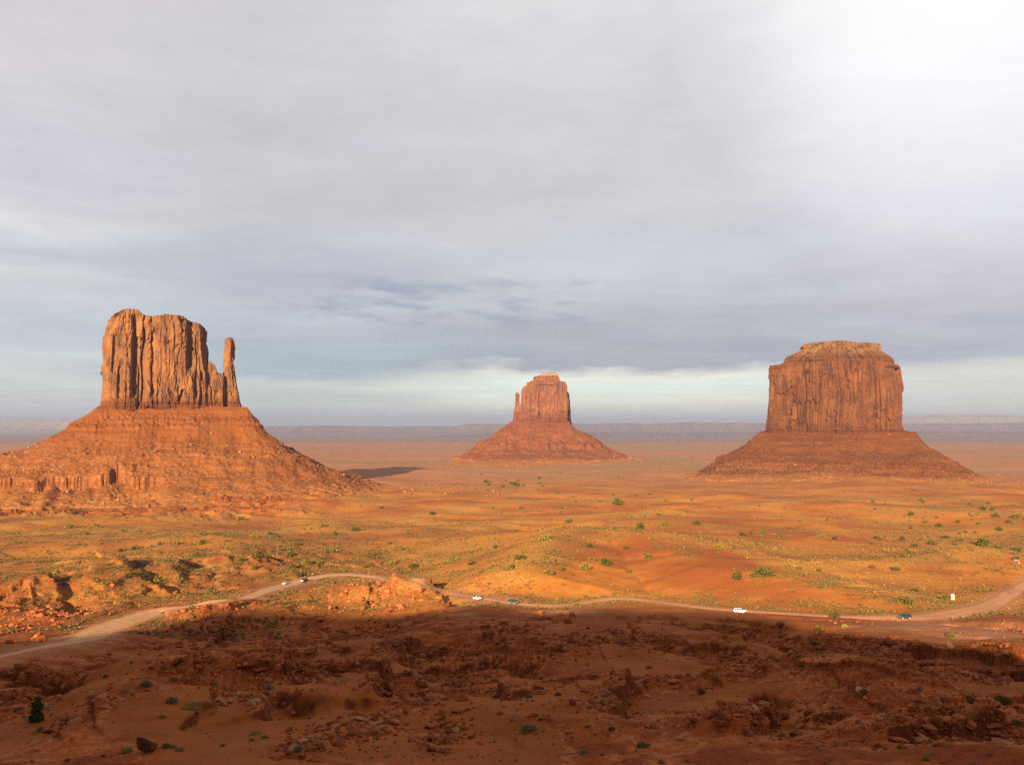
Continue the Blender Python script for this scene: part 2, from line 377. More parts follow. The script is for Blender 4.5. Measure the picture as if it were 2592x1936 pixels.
# road centre line, graded
_rw = hit_with(H0, [(a, b) for a, b, c in ROAD_PX], 120, 900)
def _resample(w, extra, step):
    d = np.concatenate([[0], np.cumsum(np.hypot(*np.diff(w[:, :2], axis=0).T))])
    n = max(8, int(d[-1]/step)); s = np.linspace(0, d[-1], n)
    out = np.stack([np.interp(s, d, w[:, k]) for k in range(w.shape[1])]+[np.interp(s, d, e) for e in extra], 1)
    return out
def _smooth(a, k):
    ker = np.hanning(2*k+1); ker /= ker.sum()
    return np.convolve(np.pad(a, k, mode='edge'), ker, 'valid')
ROAD = _resample(_rw, [np.array([c for a, b, c in ROAD_PX], float)], 3.0)
for k in (0, 1): ROAD[:, k] = _smooth(ROAD[:, k], 5)
ROAD[:, 2] = _smooth(H0(ROAD[:, 0], ROAD[:, 1]), 6); ROAD[:, 3] = _smooth(ROAD[:, 3], 5)
def road_near(x, y):
    """distance to the centre line, its height and half width there"""
    dist = np.full(x.shape, 1e9); zr = np.zeros(x.shape); hw = np.zeros(x.shape)
    m = (y > ROAD[:, 1].min()-40) & (y < ROAD[:, 1].max()+40) & (x > ROAD[:, 0].min()-40) & (x < ROAD[:, 0].max()+40)
    if np.any(m):
        X, Y = x[m], y[m]; n = len(X)
        bd = np.full(n, 1e9); bi = np.zeros(n, int)
        for i in range(len(ROAD)):
            d = (X-ROAD[i, 0])**2+(Y-ROAD[i, 1])**2; q = d < bd
            bd[q] = d[q]; bi[q] = i
        i0 = np.clip(bi, 1, len(ROAD)-2)
        tx = ROAD[i0+1, 0]-ROAD[i0-1, 0]; ty = ROAD[i0+1, 1]-ROAD[i0-1, 1]; L = np.hypot(tx, ty)
        rx, ry = X-ROAD[i0, 0], Y-ROAD[i0, 1]
        t = (rx*tx+ry*ty)/L; d = np.abs(rx*ty-ry*tx)/L
        d = np.where(np.abs(t) > 4, np.sqrt(bd), d)
        dist[m] = d; zr[m] = ROAD[i0, 2]+np.clip(t, -3, 3)*(ROAD[i0+1, 2]-ROAD[i0-1, 2])/L; hw[m] = ROAD[i0, 3]/2
    return dist, zr, hw
def H(x, y):
    x = np.asarray(x, float); y = np.asarray(y, float)
    z = H0(x, y)
    d, zr, hw = road_near(x, y)
    m = d < 60
    if np.any(m):
        w = sstep(hw[m]+9, hw[m]+.8, d[m]); z[m] = z[m]*(1-w)+zr[m]*w
    m = y < 0                                            # unseen rise added behind the viewer, shaped to cast the foreground shade
    if np.any(m):
        X, Y = x[m], y[m]
        rz = np.interp(X, _shade_rimx, _shade_rimz)+.8*fbm(X, Y, 25, 3, 101)
        z[m] = z[m]+sstep(-6, -60, Y)*5+sstep(SHADE_RIM_Y+35, SHADE_RIM_Y, Y)*(rz-3)*np.where(Y < -500, sstep(-1800, -500, Y), 1)
    return z
# ------------------------------------------------------------------ mesh helpers
def mesh_np(name, V, faces, mat=None, smooth=False, parent=None):
    V = np.asarray(V, np.float32); me = bpy.data.meshes.new(name)
    me.vertices.add(len(V)); me.vertices.foreach_set('co', V.ravel())
    if not isinstance(faces, (list, tuple)): faces = [faces]
    idx = np.concatenate([np.asarray(f, np.int32).ravel() for f in faces])
    tot = np.concatenate([np.full(len(f), f.shape[1], np.int32) for f in faces])
    st = np.concatenate([[0], np.cumsum(tot)[:-1]]).astype(np.int32)
    me.loops.add(len(idx)); me.loops.foreach_set('vertex_index', idx)
    me.polygons.add(len(tot)); me.polygons.foreach_set('loop_start', st); me.polygons.foreach_set('loop_total', tot)
    me.polygons.foreach_set('use_smooth', np.full(len(tot), smooth))
    me.update(calc_edges=True); me.validate()
    if mat: me.materials.append(mat)
    o = bpy.data.objects.new(name, me); col.objects.link(o)
    if parent: o.parent = parent
    return o
def grid_faces(nr, nc, wrap=False):
    r = np.arange(nr-1)[:, None]; c = np.arange(nc if wrap else nc-1)[None, :]
    c2 = (c+1) % nc
    return np.stack([r*nc+c, r*nc+c2, (r+1)*nc+c2, (r+1)*nc+c], -1).reshape(-1, 4)
def attr(o, name, arr):
    a = o.data.color_attributes.new(name, 'FLOAT_COLOR', 'POINT')
    a.data.foreach_set('color', np.asarray(arr, np.float32).ravel())
def tag(o, label=None, cat=None, group=None, kind=None):
    if label: o['label'] = label
    if cat: o['category'] = cat
    if group: o['group'] = group
    if kind: o['kind'] = kind
    return o
def empty(name, loc=(0, 0, 0), rz=0):
    o = bpy.data.objects.new(name, None); col.objects.link(o); o.location = loc; o.rotation_euler = (0, 0, rz); o.empty_display_size = .5
    return o

# ------------------------------------------------------------------ materials
def new_mat(name):
    m = bpy.data.materials.new(name); m.use_nodes = True; nt = m.node_tree; nt.nodes.clear(); N = NT(nt)
    bs = N.n('ShaderNodeBsdfPrincipled'); out = N.n('ShaderNodeOutputMaterial'); N.link(bs.outputs[0], out.inputs[0])
    bs.inputs['Roughness'].default_value = .95; bs.inputs['Specular IOR Level'].default_value = .1
    return m, N, bs
def plain(name, c, rough=.6, metal=0, spec=.4):
    m, N, bs = new_mat(name)
    g = N.n('ShaderNodeNewGeometry').outputs['Position']
    n = N.noise(g, 3.0, 4)
    N.link(N.mix(N.mapr(n, .3, .7, 0, 1), tuple(v*.88 for v in c), tuple(min(1, v*1.06) for v in c)), bs.inputs['Base Color'])
    bs.inputs['Roughness'].default_value = rough; bs.inputs['Metallic'].default_value = metal; bs.inputs['Specular IOR Level'].default_value = spec
    return m
def bump(N, bs, h, strength, dist):
    b = N.n('ShaderNodeBump'); b.inputs['Strength'].default_value = strength; b.inputs['Distance'].default_value = dist
    N.link(h, b.inputs['Height']); N.link(b.outputs[0], bs.inputs['Normal'])

def mat_ground():
    m, N, bs = new_mat('desert_ground')
    pos = N.n('ShaderNodeNewGeometry').outputs['Position']
    at_ = N.n('ShaderNodeAttribute'); at_.attribute_name = 'zone'
    sp = N.n('ShaderNodeSeparateColor'); N.link(at_.outputs['Color'], sp.inputs[0]); bad, grass, dust = sp.outputs[0], sp.outputs[1], sp.outputs[2]
    at2 = N.n('ShaderNodeAttribute'); at2.attribute_name = 'zone2'
    sp2 = N.n('ShaderNodeSeparateColor'); N.link(at2.outputs['Color'], sp2.inputs[0]); farp, green, ledge = sp2.outputs[0], sp2.outputs[1], sp2.outputs[2]
    n_big = N.noise(pos, .012, 5, .6); n_mid = N.noise(pos, .09, 6, .65); n_small = N.noise(pos, .55, 6, .66); n_fine = N.noise(pos, 3.0, 3, .6)
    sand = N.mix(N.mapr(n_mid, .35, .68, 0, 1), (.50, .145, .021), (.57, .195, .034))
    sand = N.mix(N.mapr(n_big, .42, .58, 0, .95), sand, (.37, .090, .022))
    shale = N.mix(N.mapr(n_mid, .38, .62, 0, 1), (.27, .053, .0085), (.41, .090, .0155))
    shale = N.mix(N.mapr(n_small, .5, .68, 0, .85), shale, (.095, .019, .005))  # dark spots paint the deep shade among rubble
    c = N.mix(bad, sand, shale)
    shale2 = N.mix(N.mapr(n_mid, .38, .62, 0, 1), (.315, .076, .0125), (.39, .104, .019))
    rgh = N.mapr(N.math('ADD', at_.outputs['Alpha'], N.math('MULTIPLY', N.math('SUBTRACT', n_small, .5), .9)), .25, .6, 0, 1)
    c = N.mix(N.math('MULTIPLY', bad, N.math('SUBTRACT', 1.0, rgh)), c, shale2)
    # bare flat rock slabs showing through
    slab = N.math('MULTIPLY', N.mapr(n_small, .50, .55, 0, 1), N.mapr(n_mid, .47, .55, 0, 1))
    c = N.mix(N.math('MULTIPLY', slab, N.math('MULTIPLY', N.math('MULTIPLY', bad, rgh), .95)), c, (.50, .150, .046))
    band = N.math('MULTIPLY', N.mapr(rgh, .08, .35, 0, 1), N.mapr(rgh, .98, .6, 0, 1))
    c = N.mix(N.math('MULTIPLY', N.math('MULTIPLY', bad, band), N.mapr(N.noise(N.vmul(pos, (1.0, .6, 1)), .9, 5, .6), .50, .54, 0, .9)), c, (.47, .140, .044))
    c = N.mix(N.math('MULTIPLY', ledge, N.mapr(n_small, .35, .6, .5, .95)), c, (.11, .022, .006))  # steep ledge faces: darker rock plus crevice shade put into the colour
    # grass litter and low growth between the plants
    gs = N.math('MULTIPLY', grass, N.mapr(N.math('ADD', n_small, N.math('MULTIPLY', n_fine, .35)), .58, .82, .1, 1))
    c = N.mix(gs, c, (.52, .27, .060))
    gr = N.math('MULTIPLY', green, N.mapr(N.math('ADD', n_small, N.math('MULTIPLY', n_mid, .6)), .72, .98, .05, .9))
    c = N.mix(gr, c, (.200, .155, .052))
    c = N.mix(N.math('MULTIPLY', dust, N.mapr(n_mid, .3, .6, .5, 1)), c, (.56, .255, .125))
    sp3 = N.noise(pos, .33, 4, .75)
    c = N.mix(N.math('MULTIPLY', N.mapr(sp3, .56, .66, 0, .65), N.math('SUBTRACT', 1.0, bad)), c, (.24, .105, .030))
    c = N.mix(N.math('MULTIPLY', N.mapr(sp3, .42, .32, 0, .55), N.math('MULTIPLY', grass, 1.0)), c, (.60, .36, .10))
    # far plain: long bands of red earth, pale grass and sage
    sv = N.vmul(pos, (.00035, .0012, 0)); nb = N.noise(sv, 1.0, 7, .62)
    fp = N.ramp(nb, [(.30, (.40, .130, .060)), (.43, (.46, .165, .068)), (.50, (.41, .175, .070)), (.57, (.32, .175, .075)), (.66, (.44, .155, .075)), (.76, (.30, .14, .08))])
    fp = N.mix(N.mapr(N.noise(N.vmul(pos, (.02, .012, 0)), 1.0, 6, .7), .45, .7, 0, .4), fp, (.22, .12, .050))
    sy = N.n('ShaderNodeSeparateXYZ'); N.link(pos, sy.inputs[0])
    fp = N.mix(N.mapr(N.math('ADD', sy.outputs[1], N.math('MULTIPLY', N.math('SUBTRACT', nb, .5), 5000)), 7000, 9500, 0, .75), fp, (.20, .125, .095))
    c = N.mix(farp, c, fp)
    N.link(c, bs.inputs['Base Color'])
    hgt = N.math('ADD', N.math('MULTIPLY', n_small, .7), N.math('MULTIPLY', n_fine, .3))
    bump(N, bs, hgt, .55, .5)
    return m
def mat_road():
    m, N, bs = new_mat('dirt_road'); pos = N.n('ShaderNodeNewGeometry').outputs['Position']
    uv = N.n('ShaderNodeAttribute'); uv.attribute_name = 'lane'
    sp = N.n('ShaderNodeSeparateColor'); N.link(uv.outputs['Color'], sp.inputs[0]); u, pale = sp.outputs[0], sp.outputs[1]
    n = N.noise(pos, .25, 6, .65); n2 = N.noise(pos, 1.6, 4)
    c = N.mix(N.mapr(n, .35, .65, 0, 1), (.52, .200, .085), (.63, .290, .140))
    c = N.mix(N.math('MULTIPLY', pale, N.mapr(N.math('ADD', n, N.math('MULTIPLY', n2, .3)), .5, .8, .15, 1)), c, (.62, .36, .165))
    w = N.math('ABSOLUTE', N.math('SUBTRACT', N.math('ABSOLUTE', N.math('SUBTRACT', u, .5)), .17))
    c = N.mix(N.math('MULTIPLY', N.mapr(w, .09, .03, 0, .5), N.mapr(n2, .3, .6, .4, 1)), c, (.66, .33, .18))
    ed = N.math('ADD', N.math('ABSOLUTE', N.math('SUBTRACT', u, .5)), N.math('MULTIPLY', N.math('SUBTRACT', n, .5), .3))
    c = N.mix(N.mapr(ed, .36, .5, 0, .9), c, (.46, .145, .042))
    N.link(c, bs.inputs['Base Color']); bump(N, bs, n2, .4, .15)
    return m
def mat_cliff(name, base, light, dark, foot, zfoot0, zfoot1, ztop=None, topc=None):
    m, N, bs = new_mat(name); pos = N.n('ShaderNodeNewGeometry').outputs['Position']
    sep = N.n('ShaderNodeSeparateXYZ'); N.link(pos, sep.inputs[0]); z = sep.outputs[2]
    streak = N.noise(N.vmul(pos, (.075, .075, .012)), 1.0, 6, .6)
    patch = N.noise(N.vmul(pos, (.035, .035, .022)), 1.0, 6, .6)
    patch2 = N.noise(N.vmul(pos, (.05, .05, .03)), 1.7, 5, .55)
    fine = N.noise(N.vmul(pos, (.45, .45, .16)), 1.0, 6, .65)
    strata = N.noise(N.vmul(pos, (.006, .006, .22)), 1.0, 5, .6)
    c = N.mix(N.mapr(patch, .38, .62, 0, 1), base, light)
    c = N.mix(N.mapr(N.math('ADD', N.math('MULTIPLY', streak, .5), N.math('MULTIPLY', patch2, .5)), .50, .60, 0, .75), c, dark)
    c = N.mix(N.mapr(fine, .5, .75, 0, .45), c, tuple(v*.62 for v in dark))
    c = N.mix(N.mapr(N.math('ADD', patch, N.math('MULTIPLY', fine, .4)), .80, .95, 0, .7), c, tuple(min(1, v*1.25) for v in light))
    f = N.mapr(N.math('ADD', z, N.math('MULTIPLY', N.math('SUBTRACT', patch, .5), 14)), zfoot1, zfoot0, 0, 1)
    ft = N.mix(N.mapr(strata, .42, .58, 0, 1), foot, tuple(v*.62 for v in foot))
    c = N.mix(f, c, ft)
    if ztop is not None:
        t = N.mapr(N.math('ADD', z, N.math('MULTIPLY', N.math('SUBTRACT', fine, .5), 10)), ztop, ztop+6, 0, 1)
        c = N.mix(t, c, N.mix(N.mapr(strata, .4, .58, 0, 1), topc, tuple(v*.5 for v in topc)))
    N.link(c, bs.inputs['Base Color'])
    hgt = N.math('ADD', N.math('MULTIPLY', streak, 1.0), N.math('ADD', N.math('MULTIPLY', fine, .5), N.math('MULTIPLY', strata, .4)))
    bump(N, bs, hgt, .4, 1.4)
    return m
def mat_talus(name, red, deep, pale, strataf=.14):
    m, N, bs = new_mat(name); pos = N.n('ShaderNodeNewGeometry').outputs['Position']
    at_ = N.n('ShaderNodeAttribute'); at_.attribute_name = 'zone'
    sp = N.n('ShaderNodeSeparateColor'); N.link(at_.outputs['Color'], sp.inputs[0]); ledge, scree, low = sp.outputs
    a = N.noise(pos, .03, 6, .62); b = N.noise(pos, .22, 6, .68); d = N.noise(pos, .9, 4, .65)
    strata = N.noise(N.vmul(pos, (.004, .004, strataf)), 1.0, 5, .6)
    c = N.mix(N.mapr(a, .38, .62, 0, 1), red, tuple(v*1.18 for v in red))
    c = N.mix(N.mapr(strata, .46, .62, 0, .5), c, deep)
    c = N.mix(N.math('MULTIPLY', ledge, N.mapr(b, .3, .6, .4, 1)), c, deep)
    k = N.math('MULTIPLY', scree, N.mapr(N.math('ADD', b, N.math('MULTIPLY', d, .5)), .74, .90, 0, 1))
    c = N.mix(k, c, pale)
    c = N.mix(N.math('MULTIPLY', N.mapr(b, .56, .7, 0, .5), scree), c, tuple(v*.55 for v in deep))
    c = N.mix(N.math('MULTIPLY', low, N.mapr(b, .3, .55, .35, 1)), c, N.mix(N.mapr(d, .5, .65, 0, .6), (.36, .120, .030), (.26, .145, .045)))
    N.link(c, bs.inputs['Base Color'])
    bump(N, bs, N.math('ADD', b, N.math('MULTIPLY', d, .5)), .8, 1.6)
    return m
def mat_rock(name, c1, c2, sc=.6):
    m, N, bs = new_mat(name); pos = N.n('ShaderNodeNewGeometry').outputs['Position']
    info = N.n('ShaderNodeObjectInfo').outputs['Random']
    isl = N.n('ShaderNodeNewGeometry').outputs['Random Per Island']
    n = N.noise(pos, sc, 5, .65); n2 = N.noise(pos, sc*5, 4)
    c = N.mix(N.mapr(n, .35, .65, 0, 1), c1, c2)
    v = N.mapr(N.math('FRACT', N.math('ADD', info, isl)), 0, 1, .65, 1.25, False)
    c = N.mix(1.0, c, N.comb(v, v, v), 'MULTIPLY')
    N.link(c, bs.inputs['Base Color']); bump(N, bs, n2, .6, .15)
    return m
def mat_plant(name, c1, c2, c3):
    m, N, bs = new_mat(name)
    info = N.n('ShaderNodeObjectInfo').outputs['Random']
    isl = N.n('ShaderNodeNewGeometry').outputs['Random Per Island']
    c = N.ramp(isl, [(0, c1), (.5, c2), (1, c3)])
    v = N.mapr(info, 0, 1, .75, 1.2, False)
    c = N.mix(1.0, c, N.comb(v, v, v), 'MULTIPLY')
    N.link(c, bs.inputs['Base Color']); bs.inputs['Roughness'].default_value = .85
    return m

M_ground = mat_ground(); M_road = mat_road()

# ------------------------------------------------------------------ ground sheet
def bare_face(x, y):
    f = np.zeros(np.shape(x)); m = (x > -40) & (x < 260) & (y > 330) & (y < 760)
    if np.any(m):
        h, q = dune(x[m], y[m]); f[m] = sstep(.12, .35, q+.2*fbm(x[m], y[m], 40, 3, 85))*sstep(1.7, 1.2, q)*sstep(1.2, 4, h)
    return f
def grass_density(x, y):
    g = np.clip(fbm(x, y*1.6, 150, 4, 111)*1.5+.35, 0, 1)*sstep(330, 430, y)*sstep(2600, 1000, y)*.75
    for w in _cr:
        x0, y0 = w.min(0)-120; x1, y1 = w.max(0)+120
        m = (x > x0) & (x < x1) & (y > y0) & (y < y1)
        if not np.any(m): continue
        X, Y = x[m], y[m]
        d, s, t, L = seg_info(X+9*fbm(X, Y, 45, 3, 81), Y+12*fbm(X, Y, 45, 3, 82), w)
        sc = 7+w[:, 1].mean()*.018
        g[m] = np.maximum(g[m], 1.0*np.exp(-(d/sc)**2))
    return g*(1-np.where(y < 400, .75, .25)*badland(x, y))*(1-.9*bare_face(x, y))
def green_density(x, y):
    g = np.clip(fbm(x, y*1.5, 110, 4, 131)*1.6+.30, 0, 1)*.6
    g = np.maximum(g, sstep(200, 330, x-.1*y)*sstep(420, 560, y)*sstep(1700, 1000, y)*np.clip(.55+fbm(x, y, 60, 3, 133), 0, 1))
    g = np.maximum(g, sstep(-30, -120, x)*sstep(330, 480, y)*sstep(900, 650, y)*np.clip(.5+fbm(x, y, 50, 3, 134), 0, 1)*.8)
    g = np.maximum(g, np.exp(-((x+150)/260)**2-((y-1750)/280)**2)*.7)
    g = np.maximum(g, sstep(20, -60, x)*sstep(400, 470, y)*sstep(1000, 750, y)*np.clip(.62+1.2*fbm(x, y, 45, 3, 135), 0, 1))
    return g*sstep(300, 400, y)*(1-.92*bare_face(x, y))
def dust_zone(x, y):
    d, zr, hw = road_near(x, y)
    z = sstep(9, 0, d-hw)*.55
    c = hitP([(2450, 1590), (2320, 1600), (2560, 1620), (1172, 1535), (1160, 1560), (1430, 1556), (720, 1502)])
    for (q, rx, ry) in zip(c, (26, 18, 22, 5, 5, 14, 8), (22, 14, 16, 12, 8, 8, 7)):
        z = np.maximum(z, .85*np.exp(-((x-q[0])/rx)**2-((y-q[1])/ry)**2))
    return z
def build_ground():
    uu = np.linspace(-.66, .66, 1360)
    ext = []; v = .66; d = .0012
    while v < 4.2:
        v += d; d = min(d*1.09, .07); ext.append(v)
    uu = np.concatenate([-np.array(ext)[::-1], uu, np.array(ext)])
    yy = np.concatenate([[-2500, -1800, -1300, -900, -700, -600, -500, -420, -360, -330, -315], np.arange(-308, -262, 2.5), np.arange(-262, 0, 8.0), np.arange(0, 60, 3.0),
                         np.exp(np.linspace(math.log(60), math.log(640), 540)), np.exp(np.linspace(math.log(642.5), math.log(2600), 260)), np.exp(np.linspace(math.log(2620), math.log(70000), 130))])
    Y = np.repeat(yy[:, None], len(uu), 1); W = np.sqrt(Y*Y+900)
    U = np.sign(uu)[None, :]*(np.minimum(np.abs(uu), .66)[None, :]+np.maximum(np.abs(uu)-.66, 0)[None, :]*np.clip(3000/np.maximum(Y, 1), .12, 1)); X = U*W
    Z = H(X.ravel(), Y.ravel()).reshape(X.shape)
    V = np.stack([X, Y, Z], -1).reshape(-1, 3)
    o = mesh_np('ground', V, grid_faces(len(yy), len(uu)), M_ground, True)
    x, y = V[:, 0], V[:, 1]
    gy, gx = np.gradient(Z); 
    dY = np.gradient(Y, axis=0); dX = np.gradient(X, axis=1)
    sl = np.hypot(gy/np.maximum(dY, .01), gx/np.maximum(dX, .01)).ravel()
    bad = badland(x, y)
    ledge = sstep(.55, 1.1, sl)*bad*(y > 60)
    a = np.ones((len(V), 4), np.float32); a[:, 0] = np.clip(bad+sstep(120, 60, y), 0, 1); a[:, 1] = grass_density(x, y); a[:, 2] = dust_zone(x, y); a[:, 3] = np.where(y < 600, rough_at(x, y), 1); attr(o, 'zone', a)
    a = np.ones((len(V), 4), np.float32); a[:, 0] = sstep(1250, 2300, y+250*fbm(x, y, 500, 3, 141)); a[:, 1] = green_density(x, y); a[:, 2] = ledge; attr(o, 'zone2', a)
    tag(o, kind='structure')
    return o
build_ground()
def build_road():
    n = len(ROAD); nc = 9
    t = np.gradient(ROAD[:, :2], axis=0); t /= np.hypot(t[:, 0], t[:, 1])[:, None]
    nx, ny = t[:, 1], -t[:, 0]
    u = np.linspace(-.5, .5, nc)[None, :]*(ROAD[:, 3][:, None]*(1+.35*fbm(np.arange(n)*3.0, np.zeros(n), 30, 3, 3))[:, None])
    X = ROAD[:, 0][:, None]+nx[:, None]*u; Y = ROAD[:, 1][:, None]+ny[:, None]*u
    Z = np.repeat(ROAD[:, 2][:, None], nc, 1)+.16-.14*(np.linspace(-1, 1, nc)[None, :]**4)
    o = mesh_np('dirt_road', np.stack([X, Y, Z], -1).reshape(-1, 3), grid_faces(n, nc)[:, ::-1], M_road, True)
    a = np.ones((n*nc, 4), np.float32); a[:, 0] = np.tile(np.linspace(0, 1, nc), n)
    pale = sstep(-55, -75, ROAD[:, 0])*sstep(-190, -150, ROAD[:, 0]) * .8
    a[:, 1] = np.repeat(pale, nc); attr(o, 'lane', a)
    tag(o, kind='structure')
build_road()
#@@BUTTES
# ------------------------------------------------------------------ buttes
class Frame:
    """local frame of a butte: y runs away from the viewpoint through its middle"""
    def __init__(s, px, D):
        s.phi = math.atan((px-CX)/F); s.D = D; s.c, s.s = math.cos(s.phi), math.sin(s.phi)
    def loc(s, pts):
        pts = np.asarray(pts, float); a, b = ray(pts[:, 0], pts[:, 1]); ph = np.arctan(a)-s.phi
        Y = s.D/np.cos(ph)/np.sqrt(1+a*a)
        return np.stack([s.D*np.tan(ph), b*Y], 1)          # local x, z
    def world(s, x, y): return x*s.c+y*s.s, -x*s.s+y*s.c
    def local(s, X, Y): return X*s.c-Y*s.s, X*s.s+Y*s.c

def tower(name, fr, left, right, top, zbase, depth, mat, root, yc=0, n=620, m=150, size=1.0, clefts=(), flare=3.0, A=(6, 5, 2.2, .9, .6), nexp=5.0, seed=0, minz=24, rim=1.5):
    L = fr.loc(left); Rr = fr.loc(right); T = fr.loc(top)
    L = L[np.argsort(L[:, 1])]; Rr = Rr[np.argsort(Rr[:, 1])]; T = T[np.argsort(T[:, 0])]
    zb = fr.loc([(CX+F*math.tan(fr.phi), zbase)])[0, 1]
    xl = lambda z: np.interp(z, L[:, 1], L[:, 0]); xr = lambda z: np.interp(z, Rr[:, 1], Rr[:, 0]); zt = lambda x: np.interp(x, T[:, 0], T[:, 1])
    zmid = zb+.4*(T[:, 1].max()-zb)
    a0 = (xr(zmid)-xl(zmid))/2; b0 = depth/2
    ph = np.linspace(-math.pi, math.pi, 6001)
    ex = np.sign(np.cos(ph))*np.abs(np.cos(ph))**(2/nexp); ey = np.sign(np.sin(ph))*np.abs(np.sin(ph))**(2/nexp)
    seg = np.hypot(np.diff(ex)*a0, np.diff(ey)*b0)*np.where((ey[1:]+ey[:-1])/2 < .3, 1.0, .35)
    cum = np.concatenate([[0], np.cumsum(seg)]); q = np.interp(np.linspace(0, cum[-1], n, endpoint=False), cum, ph)
    ux = np.sign(np.cos(q))*np.abs(np.cos(q))**(2/nexp); uy = np.sign(np.sin(q))*np.abs(np.sin(q))**(2/nexp)
    nx_ = np.sign(ux)*np.abs(ux)**(nexp-1)/a0; ny_ = np.sign(uy)*np.abs(uy)**(nexp-1)/b0
    nl = np.hypot(nx_, ny_); nx_ /= nl; ny_ /= nl
    t = np.linspace(-minz/(T[:, 1].max()-zb), 1, m)[:, None]
    z = zb+t*(T[:, 1].mean()-zb)+0*ux[None]
    for _ in range(4):
        xm = (xl(z)+xr(z))/2; hw = (xr(z)-xl(z))/2
        x = xm+ux[None]*hw
        z = zb+t*(np.maximum(zt(x), zb+2)-zb)
    hb = b0*np.clip(hw/a0, .25, 1.15)
    y = yc+uy[None]*hb
    k = size
    tt = np.clip(t, 0, 1)
    gx, gy = x+seed*31.7, y-seed*17.3
    d = .55*A[0]*perlin3(gx/(30*k), gy/(30*k), z/(300*k)+.3, seed+1)
    nn = perlin3(gx/(16*k), gy/(16*k), z/(90*k), seed+2); d = d-.45*A[1]*np.exp(-(nn/.05)**2)*np.clip(1.25-tt*.5, 0, 1)
    nn = perlin3(gx/(9*k), gy/(9*k), z/(50*k), seed+3); d = d-A[1]*.07*np.exp(-(nn/.06)**2)*sstep(-.1, .3, perlin3(gx/(25*k), gy/(25*k), z/(40*k), seed+13))
    # slabs that have broken off: stepped faces
    per = np.concatenate([[0], np.cumsum(np.hypot(np.diff(ux)*a0, np.diff(uy)*b0))])[None, :]+0*z
    def rnd(i, j, sd): return (_h(i, j, sd) % 10007)/10007.0-.5
    for (w_, h_, am, sd) in ((27, 80, 3.6, 1), (12, 44, 2.0, 2), (5.5, 22, .5, 3)):
        sp = per/(w_*k)+.30*perlin3(gx/(26*k), gy/(26*k), z/(60*k), seed+14+sd)+.12*perlin(z/(7*k), per/(9*k), seed+24+sd)
        ci = np.floor(sp); fq = sp-ci
        def colv(c):
            zs = z/(h_*k)+rnd(c, c*0+7, seed+sd)*3+.22*perlin(per/(8*k), z/(20*k), seed+30+sd); zi = np.floor(zs)
            e = sstep(.95, 1.0, zs-zi)
            return rnd(c, zi, seed+40+sd)*(1-e)+rnd(c, zi+1, seed+40+sd)*e
        e = sstep(.93, 1.0, fq)
        d = d+1.25*A[2]*am*(colv(ci)*(1-e)+colv(ci+1)*e)-A[2]*(1.0, .5, .0)[sd-1]*np.exp(-((fq-.93)/.05)**2)
    d = d+A[3]*(perlin3(gx/(3.2*k), gy/(3.2*k), z/(9*k), seed+5)+.6*perlin3(gx/(1.6*k), gy/(1.6*k), z/(5*k), seed+6))
    st = perlin(z/(3.6*k), z*0+seed, seed+7)
    edge = np.exp(-((1-tt)/.10)**2)+np.exp(-(tt/.16)**2)
    d = d+A[4]*k*st*(.3+1.8*edge)+flare*np.exp(-(np.clip(t, -.2, 1)/.10))*.6-rim*np.exp(-((1-tt)/.025)**2)
    x = x+nx_[None]*d; y = y+ny_[None]*d
    front = np.clip(-ny_-.15, 0, 1)[None]
    for (cpx, w, dep, py0, py1) in clefts:
        cx = fr.loc([(cpx, 1000)])[0, 0]; ww = w*fr.D/F
        z0 = fr.loc([(cpx, py1)])[0, 1]; z1 = fr.loc([(cpx, py0)])[0, 1]
        u = (x-cx-2.5*k*perlin(z/(40*k), z*0+cpx, seed+8))/ww
        f = np.where(u < 0, np.exp(-(u/.22)**2), np.exp(-(u/1.0)**2))
        g = sstep(z0-6, z0+10, z)*sstep(z1+6, z1-10, z)
        y = y+dep*f*g*front
    rows = [np.stack([x, y, z], -1)]
    rx, ry, rz = x[-1], y[-1], z[-1]; cx = (rx.min()+rx.max())/2; cyy = yc
    for kk in (.02, .06, .12, .2, .3, .42, .55, .68, .8, .9, .97):
        X = rx+(cx-rx)*kk; Yy = ry+(cyy-ry)*kk
        Z = np.maximum(zt(X), zb)+k*1.1*fbm(X, Yy, 12*k, 3, seed+9)*min(1, kk*8)+k*.8*min(1, kk*5)
        rows.append(np.stack([X, Yy, Z], -1)[None])
    V = np.concatenate(rows, 0); nr = V.shape[0]; V = V.reshape(-1, 3)
    cv = V[-n:].mean(0, keepdims=True); V = np.concatenate([V, cv])
    fc = grid_faces(nr, n, True); last = (nr-1)*n+np.arange(n)
    tri = np.stack([last, np.roll(last, -1), np.full(n, nr*n)], -1)
    X, Y = fr.world(V[:, 0], V[:, 1]+fr.D)
    W = np.stack([X, Y, V[:, 2]], -1)-np.array(root.location)[None]
    return mesh_np(name, W, [fc, tri], mat, False, root)

